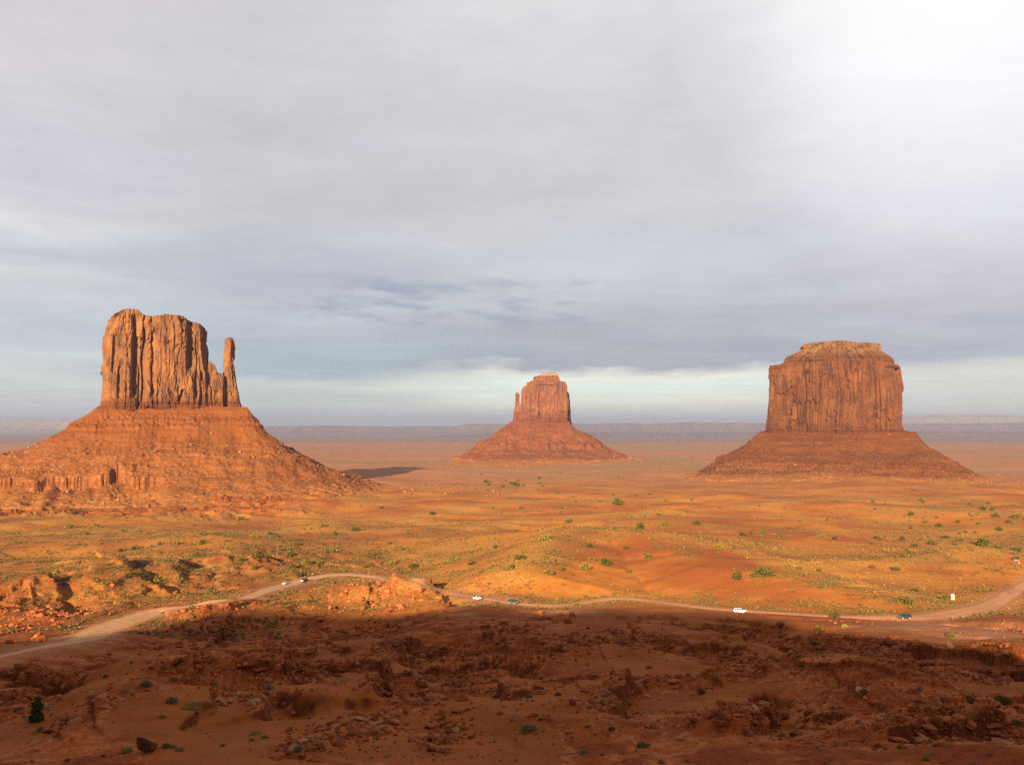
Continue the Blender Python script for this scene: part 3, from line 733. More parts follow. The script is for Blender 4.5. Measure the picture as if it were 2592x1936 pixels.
class Talus:
    def __init__(s, fr, box, left, right, front, back, seed, ledges=(), scree=(), gully=1.0, flute=None, terr=3.4):
        s.terr = terr
        s.fr, s.box, s.seed, s.gully, s.ledges, s.flute, s.scree = fr, box, seed, gully, ledges, flute, scree
        L = fr.loc(left); s.L = np.stack([box[0]-L[:, 0], L[:, 1]], 1); s.L = s.L[np.argsort(s.L[:, 0])]
        Q = fr.loc(right); s.R = np.stack([Q[:, 0]-box[1], Q[:, 1]], 1); s.R = s.R[np.argsort(s.R[:, 0])]
        s.Fp = np.array(front, float); s.B = np.array(back, float)
    def local(s, x, y):
        """height in the local frame (y measured from the middle of the butte)"""
        b = s.box
        dx = np.where(x < b[0], x-b[0], np.where(x > b[1], x-b[1], 0.0)); dy = np.where(y < b[2], y-b[2], np.where(y > b[3], y-b[3], 0.0))
        d = np.hypot(dx, dy); dd = np.maximum(d, 1e-6)
        ang = np.arctan2(dy, dx); per = np.where(d > 0, ang, 0)
        pc = x-np.clip(dx, -40, 40)*.3; 
        sx = (np.clip(x, b[0], b[1])+ang*45); sy = (np.clip(y, b[2], b[3]))
        g1 = fbm(sx+d*.05, sy, 34, 4, s.seed+1); g2 = fbm(x, y, 60, 4, s.seed+2)
        dw = d*(1+.10*g2*s.gully)+sstep(0, 40, d)*g1*7*s.gully
        wl = np.where(dx < 0, (dx/dd)**2, 0); wr = np.where(dx > 0, (dx/dd)**2, 0); wf = np.where(dy < 0, (dy/dd)**2, 0); wb = np.where(dy > 0, (dy/dd)**2, 0)
        tot = wl+wr+wf+wb; inside = tot < 1e-9; tot = np.where(inside, 1, tot)
        P_ = lambda p: np.interp(dw, p[:, 0], p[:, 1])
        pf = P_(s.Fp)
        z = (wl*P_(s.L)+wr*P_(s.R)+wf*pf+wb*P_(s.B))/tot
        z = np.where(inside, s.Fp[0, 1], z)
        led = np.zeros_like(z)
        for (zl, h, jit, thr) in s.ledges:
            zz = zl+jit*fbm(x, y, 160, 3, s.seed+int(abs(zl))+5)+.9*fbm(x, y, 9, 3, s.seed+6)
            on = sstep(thr, thr+.25, fbm(x, y, 70, 3, s.seed+int(abs(zl))+11)+.5)
            f = sstep(0, 1.2, z-zz)*np.exp(-np.maximum(z-zz, 0)/(h*3.5))*on
            fl = 1+.45*np.sign(perlin(x/5.0, y/5.0, s.seed+19))*np.abs(perlin(x/5.0, y/5.0, s.seed+19))**.5 if h > 3 else 1
            led = np.maximum(led, f*sstep(h*1.4, 0, z-zz)); z = z+h*f*fl
        if s.terr > 0:
            q = (z+1.6*fbm(x, y, 30, 3, s.seed+31)+1.2*perlin(x/90, y/90, s.seed+32))/s.terr; fr = q-np.floor(q)
            k = sstep(3, 25, d)*np.clip(.5+1.5*fbm(x, y, 90, 3, s.seed+33), 0, 1)
            up = s.terr*(sstep(.55, .75, fr)-fr)*k*.8; z = z+up; led = np.maximum(led, .8*k*sstep(.5, .58, fr)*sstep(.8, .72, fr))
        r = sstep(4, 40, d)
        z = z+r*s.gully*(fbm(x, y, 26, 4, s.seed+3)*2.2+fbm(x, y, 7, 3, s.seed+4)*.9)
        if s.flute is not None:
            (x0, x1, y0f, drop, wv) = s.flute
            xw = x+7*perlin(x/31, z/40, s.seed+20)
            n = np.abs(perlin(xw/wv, x*0+3.1, s.seed+21))*.7+.45*np.abs(perlin(xw/(wv*.37), z/30, s.seed+23)); n2 = perlin(x/(wv*3.7), x*0+1.2, s.seed+22)
            m = sstep(x1+30, x1-40, x)
            rg = np.abs(fbm(xw, z*.5, 26, 3, s.seed+25)); rg2 = np.abs(fbm(xw*1.0, z*.4, 9, 2, s.seed+27))
            yy = y-(y0f+18*n2+5.5*sstep(.55, .0, rg)*sstep(-.2, .3, n2+.2)+4*sstep(.35, 0, rg2)+1.2*perlin(x/2.4, z/7, s.seed+28))
            f = sstep(3.0, -3.0, yy)*np.exp(-np.maximum(-yy, 0)/130)
            m = m*(.25+.75*sstep(-.35, .15, fbm(x, x*0+5.5, 80, 3, s.seed+26))); cliff = sstep(5, 0, np.abs(yy))*m*.35
            z = z-drop*f*m*(1+.25*n2)+1.5*m*sstep(30, 2, yy)*sstep(-3, 3, yy); led = np.maximum(led, cliff)
        return z, led, d
    def __call__(s, X, Y):
        x, y = s.fr.local(X, Y); return s.local(x, y-s.fr.D)[0]
    def build(s, name, xs, ys, mat, root, scree):
        X, Y = np.meshgrid(xs, ys); sh = X.shape
        z, led, d = s.local(X.ravel(), Y.ravel())
        WX, WY = s.fr.world(X.ravel(), Y.ravel()+s.fr.D)
        g = H(WX, WY)
        V = np.stack([WX, WY, z], -1)-np.array(root.location)[None]
        fc = grid_faces(*sh); ok = (z > g-2.5)
        keep = ok[fc].any(1)
        o_ = V; fc = fc[keep]
        used = np.zeros(len(V), bool); used[fc.ravel()] = True; mp = np.cumsum(used)-1
        o = mesh_np(name, V[used], mp[fc], mat, True, root)
        a = np.ones((used.sum(), 4), np.float32)
        a[:, 0] = led[used]; a[:, 1] = np.clip(scree(X.ravel()[used], d[used], z[used]), 0, 1)
        a[:, 2] = sstep(15, 1, (z-g)[used])
        attr(o, 'zone', a)
        return o

def axis(a, b, fine0, fine1, step, coarse):
    l = np.arange(a, fine0, coarse); m = np.arange(fine0, fine1, step); r = np.arange(fine1, b, coarse)
    return np.concatenate([l, m, r])

RED = (.40, .125, .045)
# --- left butte with the thumb
frW = Frame(400, 1555); X_, Y_ = frW.world(0, frW.D)
bW = empty('mitten_butte', (X_, Y_, -108)); tag(bW, 'broad sandstone butte at the left with one thin spire standing at its right end', 'butte')
M_cw = mat_cliff('sandstone_cliff', (.180, .068, .025), (.275, .106, .036), (.085, .040, .023), (.150, .044, .014), 30, 50)
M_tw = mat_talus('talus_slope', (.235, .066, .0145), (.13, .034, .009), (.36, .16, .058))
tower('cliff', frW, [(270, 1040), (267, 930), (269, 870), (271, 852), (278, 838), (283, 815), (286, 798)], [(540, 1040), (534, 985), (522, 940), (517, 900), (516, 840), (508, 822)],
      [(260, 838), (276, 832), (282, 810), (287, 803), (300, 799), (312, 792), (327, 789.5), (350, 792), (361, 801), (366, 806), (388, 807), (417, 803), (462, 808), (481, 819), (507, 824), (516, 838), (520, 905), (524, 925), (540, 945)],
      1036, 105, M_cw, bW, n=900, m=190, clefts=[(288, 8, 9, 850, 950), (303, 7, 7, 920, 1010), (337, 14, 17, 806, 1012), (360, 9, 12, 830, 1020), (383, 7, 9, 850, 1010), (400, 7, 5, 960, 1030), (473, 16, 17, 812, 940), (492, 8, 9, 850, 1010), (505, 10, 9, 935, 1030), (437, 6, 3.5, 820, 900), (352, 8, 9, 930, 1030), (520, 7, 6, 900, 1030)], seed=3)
tower('cliff_shoulder', frW, [(500, 1045), (506, 950), (512, 925)], [(572, 1045), (567, 980), (563, 955), (560, 948)],
      [(500, 938), (512, 940), (519, 932), (524, 924), (531, 918), (535, 926), (540, 924), (543, 931), (546, 944), (561, 952), (568, 968), (573, 1000)], 1040, 60, M_cw, bW, yc=-6, n=420, m=110, clefts=[(524, 8, 7, 940, 1030), (563, 6, 8, 960, 1040)], A=(3.5, 3, 1.6, .8, .5), size=.8, seed=12)
tower('thumb_spire', frW, [(564, 1052), (566, 990), (566, 949), (568, 905), (569, 885), (571, 862), (573, 857.5)], [(612, 1056), (609, 1040), (605, 1017), (599, 985), (594, 962), (592, 950), (589, 927), (590, 895), (591, 875), (589, 866), (588, 859)],
      [(570, 858), (577, 856), (587, 857), (592, 870), (600, 985), (612, 1050)], 1048, 34, M_cw, bW, yc=-8, n=300, m=140, A=(1.2, 1.6, .9, .5, .4), size=.5, flare=2, seed=21, nexp=3.2, rim=.6)
TW = Talus(frW, (-88, 138, -48, 50), [(263, 1029), (240, 1041), (224, 1055), (186, 1076), (180, 1083), (160, 1094), (130, 1110), (96, 1127), (50, 1141), (16, 1151), (-80, 1180), (-200, 1215), (-330, 1250)],
           [(606, 1052), (622, 1062), (634, 1077), (648, 1083), (661, 1097), (664, 1103), (699, 1124), (740, 1144), (780, 1160), (822, 1184), (870, 1199), (926, 1216), (990, 1232), (1060, 1246)],
           [(0, 27), (14, 20), (45, -2), (95, -34), (140, -56), (172, -74), (215, -90), (270, -100), (330, -107), (420, -122)], [(0, 24), (100, -40), (200, -92), (300, -130)], 50,
           ledges=[(1, 3.5, 3, .30), (-9, 4.5, 4, .25), (-30, 3, 8, .52), (-48, 3.5, 10, .55), (-62, 3, 9, .5)], flute=(-400, 30, -222, 16, 9.0))
TW.build('talus', axis(-620, 700, -330, 430, 1.15, 3.0), axis(-420, 260, -330, -10, 1.0, 4.0), M_tw, bW,
         lambda x, d, z: (.25+.95*np.exp(-((z+66)/10)**2)*sstep(90, -60, x)+.55*sstep(-25, -50, z))*sstep(25, 70, d))
# --- middle butte
frE = Frame(1372, 3460); X_, Y_ = frE.world(0, frE.D)
bE = empty('mitten_butte', (X_, Y_, -136)); tag(bE, 'most distant of the three large buttes, with one short spire standing at its left end', 'butte')
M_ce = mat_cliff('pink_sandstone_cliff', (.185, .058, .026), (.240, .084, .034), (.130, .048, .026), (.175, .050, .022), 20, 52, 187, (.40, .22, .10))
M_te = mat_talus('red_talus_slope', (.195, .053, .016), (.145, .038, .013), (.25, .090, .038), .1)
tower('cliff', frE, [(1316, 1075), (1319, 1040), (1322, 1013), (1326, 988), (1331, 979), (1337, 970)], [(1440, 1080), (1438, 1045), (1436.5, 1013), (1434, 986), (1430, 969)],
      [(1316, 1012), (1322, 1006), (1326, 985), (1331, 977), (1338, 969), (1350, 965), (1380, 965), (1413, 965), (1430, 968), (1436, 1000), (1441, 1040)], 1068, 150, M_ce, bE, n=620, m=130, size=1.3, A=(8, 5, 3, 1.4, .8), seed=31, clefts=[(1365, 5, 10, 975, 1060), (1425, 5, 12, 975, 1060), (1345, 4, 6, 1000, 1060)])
tower('upper_ledge', frE, [(1349, 970), (1350, 962), (1352, 954)], [(1414, 970), (1413, 962), (1412, 952)], [(1349, 957), (1352, 954), (1368, 952), (1400, 951), (1413, 953)], 966, 80, M_ce, bE, n=300, m=40, size=1.0, A=(3, 2, 2, 1, 1.2), seed=33, flare=5, minz=14)
tower('caprock', frE, [(1367, 954), (1369, 949), (1372, 946)], [(1411, 954), (1410, 949), (1408, 944.5)], [(1367, 949), (1372, 946), (1394, 944), (1408, 944), (1411, 950)], 953, 55, M_ce, bE, n=260, m=30, size=1.0, A=(3, 2, 2, 1, 1.0), seed=35, flare=0, minz=10)
tower('thumb_spire', frE, [(1298, 1075), (1301, 1058), (1304, 1020), (1305.5, 1000), (1307, 995)], [(1330, 1075), (1322, 1050), (1315, 1030), (1312.5, 1015), (1313, 1000), (1311.5, 994.5)],
      [(1304, 995), (1309, 993.5), (1313, 996), (1316, 1027), (1322, 1026), (1330, 1040)], 1068, 30, M_ce, bE, n=220, m=110, size=.8, A=(2.2, 2.5, 1.2, .7, .5), nexp=3, seed=37, flare=3, rim=.5)
TE = Talus(frE, (-118, 106, -72, 75), [(1297, 1067), (1285, 1077), (1262, 1092), (1254, 1096), (1246, 1108), (1222, 1124), (1200, 1140), (1180, 1152), (1140, 1166), (1070, 1180)],
           [(1439, 1072), (1450, 1083), (1457, 1090), (1489, 1101), (1510, 1118), (1534, 1137), (1572, 1155), (1600, 1168), (1650, 1180)],
           [(0, 6), (60, -28), (130, -66), (170, -84), (185, -97), (250, -112), (300, -121), (420, -128), (600, -135), (900, -150)], [(0, 6), (150, -80), (300, -130), (400, -170)], 80,
           ledges=[(-20, 4, 8, .45), (-88, 9, 4, .35), (-112, 5, 4, .2), (-122, 4, 3, .2), (-129, 4, 3, .25)], gully=1.6)
TE.build('talus', axis(-640, 640, -420, 420, 2.2, 5.0), axis(-800, 260, -760, -10, 2.6, 6.0), M_te, bE, lambda x, d, z: .35*sstep(20, 80, d))
# --- right butte
frM = Frame(2114, 2256); X_, Y_ = frM.world(0, frM.D)
bM = empty('flat_topped_butte', (X_, Y_, -118)); tag(bM, 'massive square sandstone butte at the right with a stepped flat caprock and no spire', 'butte')
M_cm = mat_cliff('red_sandstone_cliff', (.122, .039, .0145), (.168, .056, .0185), (.072, .028, .014), (.128, .036, .0125), -18, 8, 150, (.165, .066, .025))
M_tm = mat_talus('red_brown_talus_slope', (.150, .044, .0120), (.100, .028, .0085), (.24, .105, .042), .1)
tower('cliff', frM, [(1950, 1108), (1951, 1074), (1956, 1010), (1957, 971), (1958, 940), (1959, 932)], [(2278, 1108), (2275, 1066), (2278, 1016), (2275, 990), (2268, 948), (2264, 930)],
      [(1954, 931), (1978, 930), (1990, 926), (2050, 925), (2120, 919), (2200, 922), (2256, 922), (2268, 928), (2276, 945), (2285, 985)], 1094, 260, M_cm, bM, n=1000, m=170, size=1.15, A=(8, 4.5, 2.6, 1.0, .7), seed=41,
      clefts=[(2047, 12, 20, 945, 1100), (2025, 7, 10, 960, 1080), (1990, 6, 8, 960, 1060), (1967, 5, 7, 970, 1060), (2080, 6, 5, 925, 990), (2110, 6, 5, 940, 1010), (2215, 8, 7, 975, 1060), (2238, 7, 8, 985, 1080), (2255, 6, 8, 985, 1060)])
M_cap = mat_cliff('pale_caprock', (.175, .070, .026), (.225, .105, .040), (.09, .036, .017), (.13, .043, .016), 150, 176)
tower('upper_ledge', frM, [(1985, 932), (1992, 912), (1996, 907), (2014, 899), (2024, 892), (2036, 884)], [(2262, 932), (2256, 921), (2254, 911), (2238, 899), (2224, 890), (2212, 884)], [(1985, 886), (2262, 886)], 928, 190, M_cap, bM, n=620, m=70, size=1.0, A=(5, 2, 2.4, 1.2, 1.7), seed=43, flare=2, minz=14)
tower('caprock', frM, [(2029, 890), (2026, 880), (2032, 875.5)], [(2220, 890), (2225, 879), (2220, 873)], [(2026, 876), (2034, 875), (2081, 870), (2127, 866.5), (2169, 871), (2222, 872.6)], 888, 120, M_cap, bM, n=520, m=40, size=.9, A=(4, 2, 2.2, 1.2, 1.0), seed=45, flare=0, minz=6)
TM = Talus(frM, (-168, 168, -126, 130), [(1946, 1096), (1925, 1108), (1902, 1123), (1862, 1146), (1825, 1169), (1806, 1178), (1786, 1188), (1755, 1199), (1705, 1213)],
           [(2283, 1102), (2300, 1111), (2321, 1125), (2360, 1148), (2397, 1169), (2428, 1187), (2455, 1200), (2490, 1212), (2540, 1224), (2620, 1236)],
           [(0, -20), (50, -46), (95, -68), (150, -88), (172, -93), (185, -102), (240, -112), (300, -118), (420, -128)], [(0, -20), (150, -90), (250, -130)], 90,
           ledges=[(-36, 4, 5, .42), (-47, 4, 5, .35), (-92, 6, 3, .15), (-104, 4, 3, .3)], gully=1.2)
TM.build('talus', axis(-560, 620, -520, 560, 1.7, 4.0), axis(-480, 240, -430, -60, 1.5, 4.5), M_tm, bM, lambda x, d, z: (.3+.9*np.exp(-((z+97)/9)**2)*sstep(120, -40, x))*sstep(20, 70, d))
def S(X, Y):
    """ground or talus, whichever is on top"""
    z = H(X, Y)
    for T_ in (TW, TE, TM):
        b = np.hypot(X-T_.fr.D*T_.fr.s, Y-T_.fr.D*T_.fr.c) < 1000
        if np.any(b): z[b] = np.maximum(z[b], T_(X[b], Y[b]))
    return z
def hit(pts, **k): return hit_with(S, pts, **k)

# ------------------------------------------------------------------ far mesas and ridges on the horizon
def far_ridge(name, pts, D, thick, mat, jag, seed):
    """pts: skyline (px, py) left to right at distance D; a real ridge with sloping flanks"""
    pts = np.asarray(pts, float); px = np.linspace(pts[0, 0], pts[-1, 0], 420); py = np.interp(px, pts[:, 0], pts[:, 1])
    a, b = ray(px, py); Yc = D*(1+.05*fbm(px, px*0, 300, 3, seed)); x = a*Yc
    z = b*Yc+jag*fbm(px, px*0+2, 60, 5, seed+1)
    zb = P(Yc)-40
    prof = [(-1.0, 0.0), (-.62, .30), (-.5, .36), (-.42, .62), (-.36, .70), (-.30, .97), (0, 1.0), (.3, .97), (.6, .4), (1, 0)]
    rows = []
    for (u, h) in prof:
        w = 1+.35*fbm(px, px*0+u*9, 40, 4, seed+2)
        rows.append(np.stack([x, Yc+u*thick*w, zb+(z-zb)*np.clip(h+(.05*fbm(px, px*0+u*5, 18, 3, seed+3) if 0 < h < .99 else 0), 0, 1)], -1))
    V = np.array(rows); o = mesh_np(name, V.reshape(-1, 3), grid_faces(len(prof), len(px)), mat, True)
    tag(o, kind='structure'); return o
M_far = mat_talus('far_haze_tinted_rock', (.16, .095, .085), (.12, .072, .068), (.20, .12, .10), .02)  # bluish tint puts extra haze into the rock colour
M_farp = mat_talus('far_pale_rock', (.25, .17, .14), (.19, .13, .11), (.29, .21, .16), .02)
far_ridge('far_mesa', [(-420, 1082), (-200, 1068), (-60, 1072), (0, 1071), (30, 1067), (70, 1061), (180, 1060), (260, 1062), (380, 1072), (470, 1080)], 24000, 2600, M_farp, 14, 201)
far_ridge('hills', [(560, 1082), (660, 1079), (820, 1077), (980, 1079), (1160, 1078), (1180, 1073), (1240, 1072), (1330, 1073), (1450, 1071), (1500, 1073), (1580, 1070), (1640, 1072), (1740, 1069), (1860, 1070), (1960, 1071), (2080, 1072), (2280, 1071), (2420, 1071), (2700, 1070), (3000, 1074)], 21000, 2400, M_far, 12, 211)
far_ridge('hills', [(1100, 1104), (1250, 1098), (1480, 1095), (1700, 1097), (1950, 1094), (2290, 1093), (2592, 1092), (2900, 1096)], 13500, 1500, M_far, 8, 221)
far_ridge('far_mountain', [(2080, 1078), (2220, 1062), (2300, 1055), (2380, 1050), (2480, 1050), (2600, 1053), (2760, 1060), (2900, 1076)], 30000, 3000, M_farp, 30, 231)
# ------------------------------------------------------------------ the air
def build_haze():
    a, b = np.array([-98000, -6000, -420.]), np.array([98000, 98000, 420.])
    V = [(x, y, z) for x in (a[0], b[0]) for y in (a[1], b[1]) for z in (a[2], b[2])]
    o = mesh_np('haze', V, np.array([[0, 1, 3, 2], [4, 6, 7, 5], [0, 4, 5, 1], [2, 3, 7, 6], [0, 2, 6, 4], [1, 5, 7, 3]]))
    m = bpy.data.materials.new('haze'); m.use_nodes = True; nt = m.node_tree; nt.nodes.clear()
    v = nt.nodes.new('ShaderNodeVolumePrincipled'); out = nt.nodes.new('ShaderNodeOutputMaterial'); nt.links.new(v.outputs[0], out.inputs['Volume'])
    v.inputs['Density'].default_value = 3.7e-5; v.inputs['Color'].default_value = (.39, .43, .60, 1)
    o.data.materials.append(m); tag(o, kind='stuff')
build_haze()
#@@DETAIL
# ------------------------------------------------------------------ rocks and plants: shapes
def ico(sub):
    bm = bmesh.new(); bmesh.ops.create_icosphere(bm, subdivisions=sub, radius=1)
    V = np.array([v.co[:] for v in bm.verts]); Fc = np.array([[v.index for v in f.verts] for f in bm.faces]); bm.free()
    return V, Fc
ICO = {k: ico(k) for k in (1, 2, 3)}
def rock_shape(seed, sub):
    r = np.random.default_rng(seed); V, Fc = ICO[sub]; V = V/np.linalg.norm(V, axis=1)[:, None]
    n = r.normal(size=(8, 3)); n /= np.linalg.norm(n, axis=1)[:, None]; d = r.uniform(.36, .85, 8)
    dots = V@n.T
    rad = np.min(np.where(dots > .12, d[None]/np.maximum(dots, .12), 1.25), axis=1)
    rad = np.minimum(rad, 1.2)
    W = V*rad[:, None]*np.array([1, r.uniform(.65, 1), r.uniform(.5, .85)])
    if sub > 1: W = W+.018*r.normal(size=W.shape)
    return W, Fc
def rotz(a):
    c, s = np.cos(a), np.sin(a); return np.array([[c, -s, 0], [s, c, 0], [0, 0, 1]])
def scatter_mesh(name, shapes, pos, size, mat, hz=None, sink=0.0, smooth=False):
    """one mesh holding many small instances that nobody could count"""
    Vs, Fs, off = [], [], 0
    which = RNG.integers(0, len(shapes), len(pos)); ang = RNG.uniform(0, 2*math.pi, len(pos))
    for k, (V, Fc) in enumerate(shapes):
        i = np.where(which == k)[0]
        if not len(i): continue
        c, s = np.cos(ang[i])[:, None], np.sin(ang[i])[:, None]; sz = size[i][:, None]
        h = 1 if hz is None else hz[i][:, None]
        X = (V[None, :, 0]*c-V[None, :, 1]*s)*sz+pos[i, 0:1]; Y = (V[None, :, 0]*s+V[None, :, 1]*c)*sz+pos[i, 1:2]
        Z = (V[None, :, 2]-sink)*sz*h+pos[i, 2:3]
        Vs.append(np.stack([X, Y, Z], -1).reshape(-1, 3))
        Fs.append((Fc[None]+(np.arange(len(i))*len(V))[:, None, None]+off).reshape(-1, Fc.shape[1])); off += len(i)*len(V)
    o = mesh_np(name, np.concatenate(Vs), np.concatenate(Fs), mat, smooth)
    return tag(o, kind='stuff')
def tuft_shape(seed, n=5, top=.55):
    r = np.random.default_rng(seed); V = []; Fc = []
    for k in range(n):
        a = 2*math.pi*k/n+r.uniform(-.5, .5); ln = r.uniform(.6, 1.1); w = r.uniform(.16, .3)
        t = np.array([math.cos(a), math.sin(a)]); q = np.array([-t[1], t[0]])
        z = r.uniform(.5, 1.15)*top*1.6; b = len(V)
        V += [(*(q*w*-1+t*.05), -.1), (*(q*w+t*.05), -.1), (*(t*ln*.55+q*w*1.3), z*.75), (*(t*ln*.6-q*w*1.3), z*.7), (*(t*ln), z*.55)]
        Fc += [(b, b+1, b+2), (b, b+2, b+3), (b+3, b+2, b+4)]
    return np.array(V), np.array(Fc)
def leafy(seed, lobes, n, leaf, up=.3):
    """many small leaf-sized triangles spread through overlapping lobes (x, y, z, rx, rz)"""
    r = np.random.default_rng(seed); V, Fc = [], []
    wts = np.array([l[3]**2*l[4] for l in lobes]); wts = wts/wts.sum()
    for k in range(n):
        l = lobes[r.choice(len(lobes), p=wts)]
        d = r.normal(size=3); d /= np.linalg.norm(d); rr = r.uniform(.45, 1.05)**.6*(1+.16*math.sin(5*d[0]+seed)+.12*math.sin(7*d[2]+3*d[1]))
        p = np.array([l[0]+d[0]*l[3]*rr, l[1]+d[1]*l[3]*rr, max(.0, l[2]+d[2]*l[4]*rr)])
        a = r.normal(size=3)+d*.7+np.array([0, 0, up]); a /= np.linalg.norm(a); b = np.cross(a, r.normal(size=3)); b /= np.linalg.norm(b)
        s = leaf*r.uniform(.6, 1.4); i = len(V)
        V += [p-b*s*.5, p+b*s*.5, p+a*s*1.3+b*s*.15, p+a*s*.8-b*s*.55]; Fc.append((i, i+1, i+2, i+3))
    return np.array(V), np.array(Fc)
def bush_shape(seed, n=210):
    r = np.random.default_rng(seed); k = r.integers(3, 6); L = []
    for i in range(k):
        a = r.uniform(0, 6.28); d = r.uniform(.1, .55)
        q = r.uniform(.38, .62); L.append((math.cos(a)*d, math.sin(a)*d, q*.75, q, q*r.uniform(.7, 1.0)))
    V, Fc = leafy(seed+50, L, n, .17)
    st, sf = [], []
    for i in range(4):
        a = r.uniform(0, 6.28); b = len(st); c, s = math.cos(a), math.sin(a)
        st += [(-.03*s, .03*c, -.1), (.03*s, -.03*c, -.1), (c*.4, s*.4, .45), (c*.37, s*.37, .47)]; sf.append((b, b+1, b+2, b+3))
    return np.concatenate([V, np.array(st)]), np.concatenate([Fc, np.array(sf)+len(V)])

M_rock = mat_rock('red_rock', (.26, .064, .018), (.42, .125, .040), .5)
M_rockp = mat_rock('pale_rock', (.36, .145, .062), (.44, .21, .10), .4)
M_rockt = mat_rock('talus_rock', (.22, .062, .018), (.33, .125, .045), .15)
M_rocktp = mat_rock('pale_talus_rock', (.28, .115, .042), (.37, .18, .078), .15)
M_rockd = mat_rock('dark_rock', (.06, .035, .03), (.22, .075, .03), 1.2)
M_dry = mat_plant('dry_grass', (.43, .195, .034), (.52, .26, .055), (.36, .175, .034))
M_sage = mat_plant('sagebrush', (.150, .098, .026), (.24, .150, .045), (.105, .080, .022))
M_bush = mat_plant('juniper_bush', (.070, .060, .011), (.110, .086, .017), (.150, .110, .022))
M_olive = mat_plant('olive_bush', (.135, .100, .018), (.19, .135, .028), (.23, .155, .034))
M_grey = mat_plant('grey_bush', (.20, .155, .070), (.28, .215, .105), (.16, .13, .065))
M_gold = mat_plant('golden_bush', (.32, .215, .055), (.42, .29, .085), (.24, .19, .06))
M_lime = mat_plant('lime_bush', (.20, .23, .03), (.27, .30, .045), (.15, .19, .03))

# ------------------------------------------------------------------ vehicles, toilet, stall
M_white = plain('white_paint', (.80, .80, .78), .35, 0, .5); M_darkp = plain('dark_paint', (.030, .036, .036), .35, 0, .5); M_greenp = plain('grey_green_paint', (.075, .085, .075), .4, 0, .5)
M_glass = plain('car_glass', (.015, .018, .022), .12, 0, .6); M_tyre = plain('tyre', (.03, .026, .024), .85); M_rim = plain('dusty_rim', (.55, .47, .36), .6)
M_lamp = plain('headlamp', (.75, .74, .70), .2, 0, .6); M_tail = plain('tail_lamp', (.35, .03, .02), .3); M_trim = plain('black_trim', (.03, .03, .032), .6)
M_tan = plain('tan_plastic', (.56, .40, .22), .55); M_wroof = plain('white_plastic', (.80, .79, .75), .5); M_wood = plain('dark_wood', (.055, .040, .038), .8); M_woodg = plain('grey_wood', (.20, .17, .16), .8); M_post = plain('pale_post', (.70, .50, .30), .7)

def boxes(name, lst, mat, root, bev=.02):
    bm = bmesh.new()
    for (x0, x1, y0, y1, z0, z1) in lst:
        m = Matrix.Translation(((x0+x1)/2, (y0+y1)/2, (z0+z1)/2)) @ Matrix.Diagonal((x1-x0, y1-y0, z1-z0, 1))
        bmesh.ops.create_cube(bm, size=1, matrix=m)
    if bev: bmesh.ops.bevel(bm, geom=bm.edges[:], offset=bev, segments=1, affect='EDGES')
    me = bpy.data.meshes.new(name); bm.to_mesh(me); bm.free(); me.materials.append(mat)
    o = bpy.data.objects.new(name, me); col.objects.link(o); o.parent = root; return o
def prism(name, prof, halfw, mat, root, bev=.05):
    """side profile (x, z) spun into a body; halfw(z) gives the half width at each height"""
    bm = bmesh.new(); A = [bm.verts.new((x, -halfw(z), z)) for x, z in prof]; B = [bm.verts.new((x, halfw(z), z)) for x, z in prof]
    n = len(prof); bm.faces.new(A); bm.faces.new(B[::-1])
    for i in range(n): bm.faces.new((A[i], B[i], B[(i+1) % n], A[(i+1) % n])[::-1])
    bmesh.ops.recalc_face_normals(bm, faces=bm.faces[:])
    if bev: bmesh.ops.bevel(bm, geom=bm.edges[:], offset=bev, segments=2, affect='EDGES')
    me = bpy.data.meshes.new(name); bm.to_mesh(me); bm.free(); me.materials.append(mat)
    o = bpy.data.objects.new(name, me); col.objects.link(o); o.parent = root; return o
def cyl(name, r, w, mat, parent, loc, ax='Y', seg=18):
    bm = bmesh.new(); bmesh.ops.create_cone(bm, cap_ends=True, segments=seg, radius1=r, radius2=r, depth=w, matrix=Matrix.Rotation(math.pi/2, 4, 'X') if ax == 'Y' else Matrix.Identity(4))
    me = bpy.data.meshes.new(name); bm.to_mesh(me); bm.free(); me.materials.append(mat)
    o = bpy.data.objects.new(name, me); col.objects.link(o); o.parent = parent; o.location = loc; return o
def quadset(name, quads, mat, root):
    V = [p for q in quads for p in q]; o = mesh_np(name, V, np.arange(len(V)).reshape(-1, 4), mat, False, root); return o
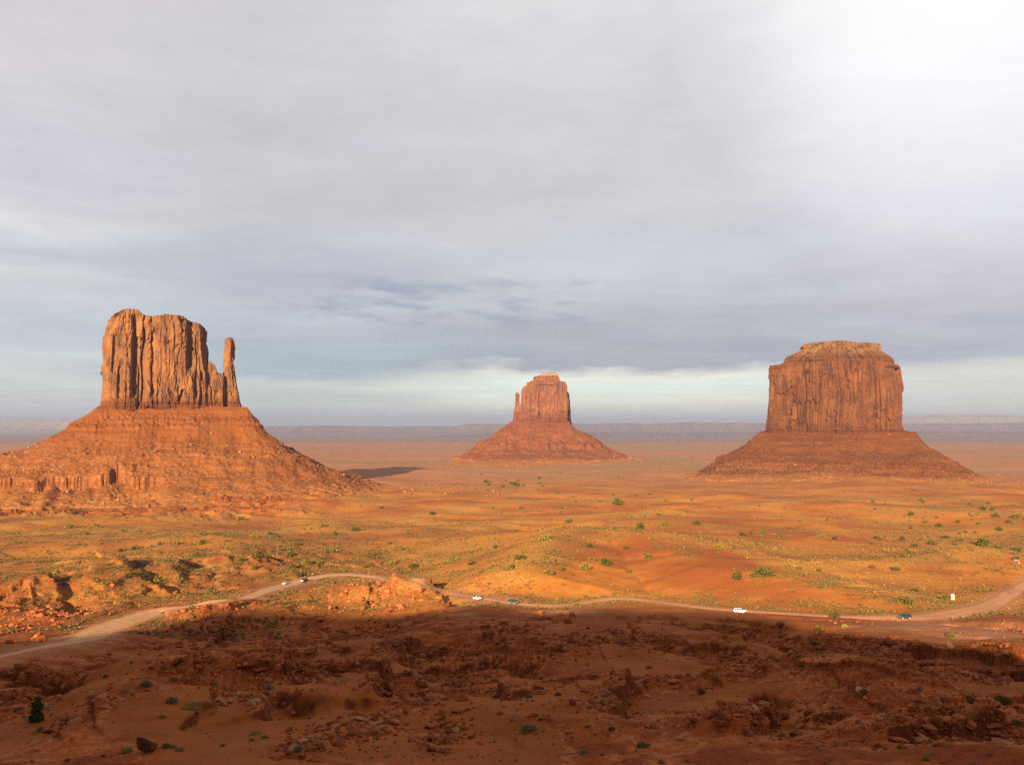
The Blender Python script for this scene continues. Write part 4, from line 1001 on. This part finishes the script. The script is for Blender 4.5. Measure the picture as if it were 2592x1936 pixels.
SHAPES = {
 'hatchback': dict(L=4.4, W=1.78, wr=.33, ax=(-1.3, 1.35), body=[(-2.15, .30), (2.1, .28), (2.2, .55), (2.05, .78), (1.15, .98), (.35, 1.46), (-1.1, 1.50), (-1.95, 1.05), (-2.2, .9)],
                   side=[[(.95, 1.0), (.32, 1.40), (-.35, 1.43), (-.35, 1.02)], [(-.45, 1.02), (-.45, 1.43), (-1.1, 1.42), (-1.7, 1.06)]], ws=[(1.1, 1.01), (.40, 1.44)], rw=[(-1.88, 1.10), (-1.2, 1.46)]),
 'suv': dict(L=4.7, W=1.88, wr=.38, ax=(-1.4, 1.4), body=[(-2.3, .38), (2.25, .38), (2.35, .7), (2.2, 1.02), (1.15, 1.12), (.55, 1.72), (-1.95, 1.76), (-2.3, 1.12), (-2.36, .8)],
             side=[[(1.0, 1.15), (.55, 1.62), (-.1, 1.64), (-.1, 1.15)], [(-.2, 1.15), (-.2, 1.64), (-1.05, 1.65), (-1.05, 1.15)], [(-1.15, 1.15), (-1.15, 1.65), (-1.85, 1.64), (-2.05, 1.18)]], ws=[(1.1, 1.16), (.60, 1.69)], rw=[(-2.28, 1.18), (-2.0, 1.70)]),
 'van': dict(L=4.9, W=1.95, wr=.36, ax=(-1.5, 1.55), body=[(-2.4, .35), (2.35, .35), (2.45, .75), (2.25, 1.05), (1.55, 1.2), (.75, 1.95), (-2.25, 2.0), (-2.42, 1.1), (-2.45, .8)],
             side=[[(1.3, 1.25), (.75, 1.82), (.1, 1.85), (.1, 1.25)], [(0, 1.25), (0, 1.85), (-1.1, 1.86), (-1.1, 1.25)], [(-1.2, 1.25), (-1.2, 1.86), (-2.2, 1.86), (-2.3, 1.28)]], ws=[(1.5, 1.25), (.8, 1.92)], rw=[(-2.4, 1.25), (-2.27, 1.94)]),
 'pickup': dict(L=4.6, W=1.85, wr=.46, ax=(-1.35, 1.35), body=[(-2.25, .55), (2.2, .55), (2.3, .85), (2.2, 1.15), (.95, 1.25), (.55, 1.86), (-.35, 1.88), (-.5, 1.26), (-2.25, 1.22), (-2.3, .9)],
                side=[[(.82, 1.28), (.48, 1.76), (-.25, 1.78), (-.32, 1.28)]], ws=[(.92, 1.29), (.58, 1.83)], rw=[(-.50, 1.30), (-.37, 1.83)]),
}
def make_car(kind, paint, name, label, cat, px, py, heading=None, flip=False, extras=()):
    d = SHAPES[kind]; p = hit([(px, py)])[0]
    if heading is None:
        i = np.argmin(np.hypot(ROAD[:, 0]-p[0], ROAD[:, 1]-p[1])); i = min(max(i, 2), len(ROAD)-3)
        t = ROAD[i+2]-ROAD[i-2]; heading = math.atan2(t[1], t[0])+(math.pi if flip else 0)
    zz = float(S(np.array([p[0]]), np.array([p[1]]))[0])
    dr = road_near(np.array([p[0]]), np.array([p[1]]))
    if dr[0][0] < dr[2][0]: zz = float(dr[1][0])+.13
    root = empty(name, (p[0], p[1], zz), heading); tag(root, label, cat, 'vehicles on the dirt road')
    # pitch with the slope
    q = np.array([[p[0]-1.4*math.cos(heading), p[1]-1.4*math.sin(heading)], [p[0]+1.4*math.cos(heading), p[1]+1.4*math.sin(heading)]])
    dz = road_near(q[:, 0], q[:, 1])[1] if dr[0][0] < 12 else S(q[:, 0], q[:, 1]); root.rotation_euler = (0, -math.atan2(dz[1]-dz[0], 2.8), heading)
    hw = d['W']/2; belt = d['side'][0][0][1]; topz = max(z for x, z in d['body'])
    wfn = lambda z: hw-(max(0, z-belt)/(topz-belt))*.22 if z > belt else hw-max(0, .6-z)*.12
    prism('body', d['body'], wfn, paint, root)
    qs = []
    for poly in d['side']:
        for sg in (-1, 1): qs.append([(x, sg*(wfn(z)+.012), z) for x, z in (poly if sg < 0 else poly[::-1])])
    for key, o in (('ws', .016), ('rw', -.016)):
        (x0, z0), (x1, z1) = d[key]
        qs.append([(x0+o, -wfn(z0)+.12, z0+abs(o)), (x0+o, wfn(z0)-.12, z0+abs(o)), (x1+o, wfn(z1)-.10, z1+abs(o)), (x1+o, -wfn(z1)+.10, z1+abs(o))])
    quadset('window', qs, M_glass, root)
    for ax in d['ax']:
        for sg in (-1, 1):
            w = cyl('wheel', d['wr'], .24, M_tyre, root, (ax, sg*(hw-.07), d['wr'])); cyl('rim', d['wr']*.66, .02, M_rim, w, (0, sg*.125, 0))
    xf = max(x for x, z in d['body'])-.06; xb = min(x for x, z in d['body'])+.03
    zf = d['wr']*2+.05
    for sg in (-1, 1):
        boxes('headlight', [(xf-.08, xf+.06, sg*(hw-.34)-.17, sg*(hw-.34)+.17, zf-.08, zf+.12)], M_lamp, root, .02)
        boxes('tail_light', [(xb-.06, xb+.03, sg*(hw-.2)-.09, sg*(hw-.2)+.09, zf, zf+.26)], M_tail, root, .01)
    boxes('bumper', [(xf-.05, xf+.12, -hw+.06, hw-.06, zf-.42, zf-.2)], M_trim, root, .03); boxes('bumper', [(xb-.10, xb+.05, -hw+.06, hw-.06, zf-.40, zf-.18)], M_trim, root, .03)
    if kind == 'pickup':
        boxes('cargo_bed', [(-2.2, -.6, -hw+.12, hw-.12, 1.22, 1.30)], M_trim, root, 0)
        boxes('roll_bar', [(-.75, -.67, -.7, -.62, 1.28, 1.92), (-.75, -.67, .62, .7, 1.28, 1.92), (-.75, -.67, -.62, .62, 1.84, 1.92), (-2.0, -.75, -.7, -.63, 1.6, 1.67), (-2.0, -.75, .63, .7, 1.6, 1.67), (-2.06, -1.99, -.7, .7, 1.28, 1.67)], M_trim, root, 0)
    if kind == 'suv':
        boxes('roof_rack', [(-1.7, .3, sg*.66-.03, sg*.66+.03, 1.79, 1.83) for sg in (-1, 1)]+[(x-.03, x+.03, -.63, .63, 1.795, 1.825) for x in (-1.4, -.6, .1)], M_trim, root, 0)
    if 'glare_hood' in extras: quadset('glare_hood', [[(2.25, -.82, 1.075), (2.25, .82, 1.075), (1.6, .82, 1.215), (1.6, -.82, 1.215)], [(2.475, -.8, .80), (2.475, .8, .80), (2.29, .8, 1.05), (2.29, -.8, 1.05)]], M_white, root)  # white panels paint sun glare onto the dark van's nose
    return root
CARS = [make_car('hatchback', M_white, 'hatchback_car', 'white hatchback parked on the dirt road pull-out, left of a dark van', 'car', 722, 1479, None, True),
        make_car('van', M_darkp, 'van', 'dark van with a white glare-painted front, parked facing the viewer beside the white hatchback', 'van', 770, 1473, R(-112), extras=('glare_hood',)),
        make_car('pickup', M_white, 'pickup_truck', 'white pickup with black roll bars driving right on the dirt road', 'pickup truck', 1208, 1518),
        make_car('suv', M_greenp, 'suv', 'grey-green SUV following just right of the white pickup', 'car', 1299, 1528),
        make_car('suv', M_white, 'suv', 'white SUV on the dirt road below the orange dune', 'car', 1874, 1550),
        make_car('suv', M_darkp, 'suv', 'dark SUV driving left, near where the dirt road widens', 'car', 2290, 1566, None, True)]
def toilet():
    p = hit([(2411, 1517)])[0]; r = empty('portable_toilet', (p[0], p[1], p[2]-.03), R(-10)); tag(r, 'tan portable toilet with a white roof standing alone above the road', 'toilet')
    boxes('cabin', [(-.75, .75, -.7, .7, 0, 2.05)], M_tan, r, .05); d = boxes('door', [(-.42, .42, -.75, -.705, .12, 1.9)], M_tan, r, .02); boxes('handle', [(.28, .36, -.79, -.755, .95, 1.08)], M_trim, d, 0)
    prism('roof', [(-.82, 2.06), (.82, 2.06), (.7, 2.28), (.3, 2.42), (-.3, 2.42), (-.7, 2.28)], lambda z: .78-(z-2.06)*.5, M_wroof, r, .03); cyl('vent_pipe', .06, .5, M_wroof, r, (.5, .55, 2.55), 'Z', 10)
    return r
def stall():
    p = hit([(2572, 1419)])[0]; r = empty('market_stall', (p[0], p[1], p[2]-.05), R(-20)); tag(r, 'small dark open-fronted wooden stall on bare orange ground at the right edge', 'stall')
    boxes('roof', [(-1.7, 1.7, -1.2, 1.2, 2.15, 2.27)], M_wood, r, .02); boxes('back_wall', [(-1.5, 1.5, .95, 1.02, .1, 2.14)], M_wood, r, 0); boxes('side_wall', [(-1.55, -1.48, -.2, .94, .1, 2.14)], M_wood, r, 0); boxes('side_wall', [(1.48, 1.55, -.2, .94, .1, 2.14)], M_wood, r, 0)
    for x, y in ((-1.45, -.95), (1.45, -.95)): boxes('post', [(x-.06, x+.06, y-.06, y+.06, 0, 2.14)], M_woodg, r, .01)
    boxes('counter', [(-1.4, 1.4, -.9, -.35, .82, .9)], M_woodg, r, .01); boxes('front_board', [(-1.4, 1.4, -.86, -.82, .1, .8)], M_woodg, r, 0)
    p = hit([(2580, 1428)])[0]; q = empty('marker_post', (p[0], p[1], p[2]-.1), 0); tag(q, 'short pale marker post in front of the dark stall', 'post')
    cyl('post', .11, 1.5, M_post, q, (0, 0, .75), 'Z', 12); cyl('cap', .15, .22, M_wroof, q, (0, 0, 1.58), 'Z', 12)
    return r
TOILET = toilet(); STALL = stall()

# ------------------------------------------------------------------ small juniper tree near the viewer
def juniper():
    p = hit([(93, 1824)])[0]; r = empty('juniper_tree', (p[0], p[1], p[2]-.05), 0); tag(r, 'small upright dark green juniper standing on bare red slope at lower left', 'tree')
    k = .155*p[1]/2200*10*1.0          # metres per ten photo pixels, used as a scale
    h = 56/2200*p[1]*1.05
    L = [(-.05, 0, .16*h, .26*h, .16*h), (.14*h, -.03, .17*h, .16*h, .13*h), (-.13*h, .05, .12*h, .17*h, .11*h), (-.03*h, 0, .42*h, .17*h, .18*h), (.06*h, .03, .60*h, .19*h, .13*h), (-.02*h, -.04, .72*h, .16*h, .13*h), (.03*h, 0, .88*h, .10*h, .14*h)]
    V, Fc = leafy(5, L, 2600, .085*h*.55, .5); mesh_np('crown', V, Fc, M_juni, False, r)
    bm = bmesh.new(); vs = []
    pts = [((0, 0, -.1), .09), ((.03, .02, .2*h), .075), ((-.04, 0, .45*h), .055), ((.05, .02, .7*h), .035), ((.02, 0, .92*h), .012)]
    rings = []
    for (c, rad) in pts: rings.append([bm.verts.new((c[0]+rad*h*.42*math.cos(a), c[1]+rad*h*.42*math.sin(a), c[2])) for a in np.linspace(0, 2*math.pi, 8, endpoint=False)])
    for a, b in zip(rings, rings[1:]):
        for i in range(8): bm.faces.new((a[i], a[(i+1) % 8], b[(i+1) % 8], b[i]))
    me = bpy.data.meshes.new('trunk'); bm.to_mesh(me); bm.free(); me.materials.append(M_woodg); o = bpy.data.objects.new('trunk', me); col.objects.link(o); o.parent = r
    return r
M_juni = mat_plant('juniper_leaf', (.035, .050, .008), (.065, .085, .012), (.11, .12, .02))
JUN = juniper()

# ------------------------------------------------------------------ labels that say where a thing stands
MARKS = [(CARS[0], 'the white hatchback'), (CARS[1], 'the dark van'), (CARS[2], 'the white pickup'), (CARS[3], 'the grey-green SUV'), (CARS[4], 'the white SUV'), (CARS[5], 'the dark SUV'), (TOILET, 'the portable toilet'), (STALL, 'the dark stall'), (JUN, 'the small juniper')]
USED = set()
def where(look, x, y, marks=None):
    ds = sorted(((math.hypot(o.location.x-x, o.location.y-y), o, t) for o, t in (marks or MARKS)), key=lambda q: q[0])
    for d, o, t in ds[:4]:
        dx, dy = x-o.location.x, y-o.location.y; a = math.degrees(math.atan2(dx, dy)) % 360
        w = ['behind', 'behind and right of', 'right of', 'in front and right of', 'in front of', 'in front and left of', 'left of', 'behind and left of'][int((a+22.5)//45) % 8]
        for m in (round(d), round(d)+1, round(d)-1):
            s = f'{look}, {m} m {w} {t}'
            if s not in USED:
                USED.add(s); return s
    return s

# ------------------------------------------------------------------ bushes one can count
B4 = [(1502,282,45),(437,335,50),(600,325,45),(770,358,25),(540,375,35),(1260,430,45),(995,438,30),(1095,438,55),(880,458,25),(1415,422,40),(1575,395,50),(1675,375,40),(1718,390,35),(1738,408,25),(2005,325,45),(2085,378,40),(1815,440,40),(1803,472,42),(1808,515,50),(1675,518,40),(1600,515,50),(1505,545,55),(1590,592,45),(1833,582,45),(1905,560,60),(2035,488,65),(1980,555,45),(1440,505,40),(750,480,40),(830,470,50),(455,250,40),(125,392,30),(2000,245,25),(1860,635,50),(1410,465,35),(800,640,60),(860,620,50)]
B5 = [(120,375,40),(245,352,50),(452,435,35),(540,470,30),(312,578,35),(470,565,60),(605,585,55),(498,592,30),(855,538,70),(962,565,45),(1120,460,50),(1262,530,75),(1205,590,60),(1245,355,35),(1415,412,80),(1570,300,45),(1523,240,40),(1550,218,30),(1278,212,30),(1425,522,35),(1585,535,55),(1715,535,50),(1805,565,80),(1670,590,75),(1440,620,70),(1530,600,40),(1940,610,40),(1930,468,45),(2070,518,70),(2020,340,70),(2175,320,50),(1960,265,30),(2130,255,35),(1855,340,40),(1870,190,80),(1705,455,45),(1030,615,25),(720,250,40),(405,212,30),(1060,50,40),(1240,70,50),(1500,120,30),(1410,75,20),(1100,210,25)]
B6 = [(175,315,45),(465,380,50),(515,375,45),(590,370,35),(655,382,35),(690,390,35),(318,460,55),(350,450,30),(405,465,35),(480,450,35),(552,445,45),(815,295,35),(762,340,30),(950,392,50),(1035,405,35),(985,288,25),(945,295,25),(1290,405,55),(1348,395,20),(1450,410,45),(1592,300,35),(1685,325,45),(1720,400,40),(1780,440,35),(1815,415,35),(1530,450,45),(1640,440,60),(1945,445,90),(2040,265,45),(2160,275,55),(2060,465,50),(2190,475,60),(1958,222,40),(1875,190,25),(1995,185,25),(1495,290,25),(1800,300,40),(2065,350,50),(1460,515,35),(1270,585,40),(745,580,50),(815,590,45),(935,605,35),(1415,600,50),(620,635,100),(430,650,70),(530,640,60),(1540,730,45),(1690,745,40),(1490,810,70),(1445,775,40),(1725,780,50),(1700,825,40),(2080,770,60),(945,970,45),(1040,895,60),(955,710,40)]
MID = [(a*.4069, 1200+b*.4069, c*.4069) for a, b, c in B4]+[(800+a*.4069, 1200+b*.4069, c*.4069) for a, b, c in B5]+[(1692+a*.4069, 1200+b*.4069, c*.4069) for a, b, c in B6]
rr = random.Random(3)
for k in range(46): MID.append((rr.uniform(2200, 2640), rr.uniform(1262, 1400), rr.uniform(7, 15)))
for k in range(26): MID.append((rr.gauss(1290, 60), rr.gauss(1222, 12), rr.uniform(5, 11)))
for k in range(24): MID.append((rr.uniform(1200, 2500), rr.uniform(1235, 1300), rr.uniform(5, 9)))
BSH = [mesh_np('bush', *bush_shape(s), None).data for s in range(8)]
for o in [o for o in col.objects if o.name.startswith('bush')]: bpy.data.objects.remove(o)
def variants(mat):
    out = []
    for me in BSH:
        m = me.copy(); m.materials.clear(); m.materials.append(mat); m.name = 'bush'; out.append(m)
    return out
V_BUSH, V_OLIVE, V_GREY, V_GOLD, V_LIME = [variants(m) for m in (M_bush, M_olive, M_grey, M_gold, M_lime)]
def put_bush(p, w, meshes, look, group, hk=1.0, name='desert_bush'):
    o = bpy.data.objects.new(name, rr.choice(meshes)); col.objects.link(o)
    r = w/2200*p[1]*.5*1.15
    o.location = (p[0], p[1], p[2]-.06*r); o.scale = (r, r, r*hk); o.rotation_euler = (0, 0, rr.uniform(0, 6.28))
    tag(o, where(look, p[0], p[1]), 'bush', group); return o
hp = hit([(a, b) for a, b, c in MID])
for p, (a, b, c) in zip(hp, MID):
    if road_near(p[0:1], p[1:2])[0][0] < 5: continue
    big = c/2200*p[1]; pick = rr.random()
    sz = 'large' if big > 4.6 else ('small' if big < 2.2 else 'medium')
    if pick < .62: put_bush(p, c, V_BUSH, f'{sz} dark green bush', 'green bushes dotting the valley floor', rr.uniform(.85, 1.25))
    else: put_bush(p, c, V_OLIVE, f'{sz} olive green bush', 'green bushes dotting the valley floor', rr.uniform(.75, 1.1))
FG7 = [(740,470,62,'grey'),(830,502,100,'gold'),(630,400,62,'grey'),(700,534,38,'gold'),(545,684,66,'gold'),(716,665,50,'olive'),(745,668,40,'grey'),(775,680,46,'gold'),(445,702,24,'olive'),(290,722,26,'olive'),(1100,612,62,'gold'),(1085,637,34,'lime'),(1142,625,38,'gold'),(1285,678,56,'grey'),(1235,690,30,'gold'),(80,505,48,'grey'),(175,592,40,'grey'),(1665,418,42,'grey'),(1150,420,80,'grey'),(1635,556,34,'gold'),(1905,543,40,'olive'),(1600,712,26,'lime'),(860,352,30,'grey'),(455,362,30,'olive'),(565,300,22,'lime'),(960,660,34,'gold'),(570,437,26,'gold'),(205,498,26,'gold'),(240,622,26,'grey'),(940,468,22,'lime'),(1665,600,34,'lime'),(275,360,34,'grey'),(235,375,24,'grey'),(280,555,50,'grey'),(320,535,24,'gold')]
FG8 = [(75,594,84,'grey'),(570,664,66,'grey'),(315,690,44,'grey'),(435,590,40,'olive'),(822,432,52,'olive'),(910,296,22,'olive'),(650,732,38,'grey'),(130,547,28,'lime'),(1520,432,52,'olive'),(1250,322,50,'olive'),(1980,462,60,'olive'),(2120,472,80,'olive'),(2180,562,44,'olive'),(1680,672,42,'olive'),(205,440,36,'grey'),(80,452,44,'grey'),(1335,158,40,'olive'),(1440,150,34,'gold'),(1900,190,50,'olive'),(1760,420,34,'grey'),(2060,310,44,'olive'),(1390,500,30,'grey'),(1110,510,26,'gold'),(1790,720,40,'lime'),(760,725,26,'gold'),(340,495,30,'gold')]
FG = [(a*.5877, 1500+b*.5877, c*.5877, k) for a, b, c, k in FG7]+[(1292+a*.5877, 1500+b*.5877, c*.5877, k) for a, b, c, k in FG8]
KIND = dict(grey=(V_GREY, 'grey-green'), gold=(V_GOLD, 'pale golden'), olive=(V_OLIVE, 'olive green'), lime=(V_LIME, 'bright yellow-green'))
bp = hit([(367, 1903)])[0]
V, Fc = rock_shape(907, 3); r_ = 29/2200*bp[1]
BOULD = mesh_np('boulder', V*np.array([1, 1, 1.25])*r_, Fc, M_rockd); BOULD.location = (bp[0], bp[1], bp[2]+r_*.45); tag(BOULD, 'dark split-faced boulder standing alone on bare red soil beside a pale golden bush', 'boulder')
MARKS2 = MARKS+[(BOULD, 'the dark split-faced boulder')]
_names = []
for p, (a, b, c, k) in zip(hit([(a, b) for a, b, c, k in FG]), FG):
    o = put_bush(p, c, KIND[k][0], 'x', 'low bushes on the shaded red slope', .8)
    sz = 'large' if c > 30 else ('small' if c < 18 else 'medium')
    o['label'] = where(f'{sz} {KIND[k][1]} bush', p[0], p[1], MARKS2)
# a denser bush is needed close by: give the nearest ones their own fuller meshes
NEAR = {}
for o in [o for o in col.objects if o.name.startswith('desert_bush') and o.location.y < 260]:
    key = o.data.materials[0].name
    if key not in NEAR:
        NEAR[key] = []
        for s in range(3):
            t = mesh_np('bush', *leafy(300+s, [(0, 0, .35, .55, .45), (.35, .1, .28, .42, .36), (-.3, -.2, .3, .45, .4), (.05, .35, .25, .4, .3)], 900, .085, .9), None); m = t.data; bpy.data.objects.remove(t); m.materials.append(o.data.materials[0]); NEAR[key].append(m)
    o.data = rr.choice(NEAR[key])

# ------------------------------------------------------------------ rocks: countable boulders near the viewer, the rest as debris
def slope_at(x, y, e=.7):
    gx = (H(x+e, y)-H(x-e, y))/(2*e); gy = (H(x, y+e)-H(x, y-e))/(2*e); return gx, gy
N_ = 150000
px = RNG.uniform(-80, 2680, N_); Y = np.exp(RNG.uniform(math.log(88), math.log(470), N_)); X = (px-CX)/F*Y
gx, gy = slope_at(X, Y); g0 = np.hypot(gx, gy); g0 = np.maximum(g0, 1e-3)
up = 2.5; gx2, gy2 = slope_at(X+gx/g0*up, Y+gy/g0*up); gu = np.hypot(gx2, gy2)
up = 5.5; gx3, gy3 = slope_at(X+gx/g0*up, Y+gy/g0*up); gu3 = np.hypot(gx3, gy3)
cl = np.clip(fbm(X, Y, 30, 3, 301)*2+.25, 0, 1)
prob = badland(X, Y)*(.95*sstep(.42, .8, np.maximum(gu, g0))+.7*sstep(.5, .9, gu3)*cl+.10*cl*cl+.012)
field = field_at(X, Y); rgh_ = rough_at(X, Y)
prob = prob*(.12+.88*rgh_)
prob = np.maximum(prob, .75*field)
prob = prob*(1-.85*sstep(60, 110, X)*sstep(290, 330, Y))*(1-.7*sstep(395, 420, Y)*(np.hypot(X-_kn[0], Y-_kn[1]) > 34))
prob = prob*(road_near(X, Y)[0] > 9)
ok = RNG.uniform(0, 1, N_) < prob
X, Y, px_, field = X[ok], Y[ok], px[ok], field[ok]
sz = .17*(RNG.pareto(1.9, len(X))+1); sz = np.minimum(sz*(1+.9*field), 1.15)*np.clip(Y/170, .75, 1.7)
Z = H(X, Y)
app = sz/Y; order = np.argsort(-app)
inpic = (px_ > 0) & (px_ < 2592) & ((1072-Z/Y*2200) < 1930)
big = [i for i in order if inpic[i]][:285]; bigset = set(big); rest = np.array([i for i in range(len(X)) if i not in bigset])
print('rocks', len(X))
RV = []
for s in range(14):
    V, Fc = rock_shape(400+s, 3 if s < 7 else 2); t = mesh_np('boulder', V, Fc, M_rock if s % 5 else M_rockp); RV.append(t.data); bpy.data.objects.remove(t)
for i in big:
    k = rr.randrange(14); o = bpy.data.objects.new('boulder', RV[k]); col.objects.link(o)
    o.location = (X[i], Y[i], Z[i]+sz[i]*.18); o.scale = (sz[i]*rr.uniform(.8, 1.35), sz[i]*rr.uniform(.7, 1.2), sz[i]*rr.uniform(.5, .95)); o.rotation_euler = (rr.uniform(-.4, .4), rr.uniform(-.4, .4), rr.uniform(0, 6.28))
    q = 'large' if sz[i] > .9 else ('small' if sz[i] < .5 else 'medium')
    tag(o, where(f'{q} angular {"red" if k % 5 else "pale"} boulder', X[i], Y[i], MARKS2), 'boulder', 'boulders strewn over the shaded red slope')
SR = [rock_shape(500+s, 2) for s in range(8)]; SR1 = [rock_shape(600+s, 1) for s in range(8)]
scatter_mesh('rock_debris', SR, np.stack([X, Y, Z], 1)[rest], sz[rest], M_rock, sink=-.15)
def talus_rocks(T_, n, xr, yr, dens, s0, s1, mat, seed):
    r = np.random.default_rng(seed); x = r.uniform(*xr, n); y = r.uniform(*yr, n)
    z, led, d = T_.local(x, y); k = (d > 6) & (r.uniform(0, 1, n) < dens(x, y, z, d)); x, y, z = x[k], y[k], z[k]
    WX, WY = T_.fr.world(x, y+T_.fr.D); g = H(WX, WY); z = np.maximum(z, g)
    s = np.minimum(s0*(r.pareto(2.0, len(x))+1), s1)
    scatter_mesh('rock_debris', SR1, np.stack([WX, WY, z], 1), s, mat, sink=-.2)
cl = lambda x, y, s: np.clip(fbm(x, y, 55, 4, s)*2.6+.25, 0, 1)
talus_rocks(TW, 15000, (-420, 520), (-330, 20), lambda x, y, z, d: cl(x, y, 311)*sstep(12, -30, z)*.40, .7, 3.6, M_rockt, 1)
talus_rocks(TW, 9000, (-420, 300), (-300, 0), lambda x, y, z, d: cl(x, y, 312)*(.9*np.exp(-((z+64)/10)**2)*sstep(120, -40, x)+.16*sstep(-10, -40, z)), .8, 3.0, M_rocktp, 2)
talus_rocks(TM, 6000, (-450, 480), (-420, 60), lambda x, y, z, d: cl(x, y, 313)*.3, .8, 3.6, M_rockt, 3)
talus_rocks(TM, 5000, (-400, 300), (-400, 0), lambda x, y, z, d: cl(x, y, 314)*(.6*np.exp(-((z+98)/9)**2)*sstep(150, -20, x)+.10), .8, 3.2, M_rocktp, 4)
talus_rocks(TE, 4000, (-420, 420), (-560, 60), lambda x, y, z, d: cl(x, y, 315)*.4, 1.4, 6, M_rockt, 5)

# ------------------------------------------------------------------ grass and sage nobody could count
def scatter_plants(name, n, dens, s0, s1, hz, mat, seed, y0=330, y1=1700):
    r = np.random.default_rng(seed); px = r.uniform(-150, 2750, n); Y = 1/np.sqrt(r.uniform(1/y1**2, 1/y0**2, n)); X = (px-CX)/F*Y
    k = r.uniform(0, 1, n) < dens(X, Y); X, Y = X[k], Y[k]
    k = road_near(X, Y)[0]-road_near(X, Y)[2] > 1.0; X, Y = X[k], Y[k]
    Z = S(X, Y); s = np.minimum(s0*(r.pareto(2.6, len(X))+.85), s1*1.5)*(.8+.35*sstep(350, 900, Y))
    print(name, len(X))
    scatter_mesh(name, [tuft_shape(700+seed*20+q, 4) for q in range(8)], np.stack([X, Y, Z], 1), s, mat, r.uniform(*hz, len(X)))
scatter_plants('dry_grass', 640000, lambda x, y: np.clip(grass_density(x, y)*.9, 0, 1)*(.35+.65*sstep(380, 600, y+60*fbm(x, y, 60, 2, 329)))*np.clip(.25+fbm(x, y, 14, 2, 321)*1.6+.3, 0, 1), .30, .9, (.5, .9), M_dry, 1)
scatter_plants('sagebrush', 620000, lambda x, y: np.clip(green_density(x, y)*.8, 0, 1)*(.75+.25*sstep(430, 620, y))*np.clip(.2+fbm(x, y, 18, 2, 322)*1.6+.3, 0, 1), .45, 1.25, (.6, 1.1), M_sage, 2)
M_low = mat_plant('low_scrub', (.20, .125, .040), (.30, .19, .065), (.15, .11, .040))
scatter_plants('low_scrub', 130000, lambda x, y: .30*np.clip(fbm(x, y, 40, 3, 323)*2+.4, 0, 1)*np.clip((y-90)/160, .12, 1), .14, .42, (.6, 1.0), M_low, 3, 90, 420)
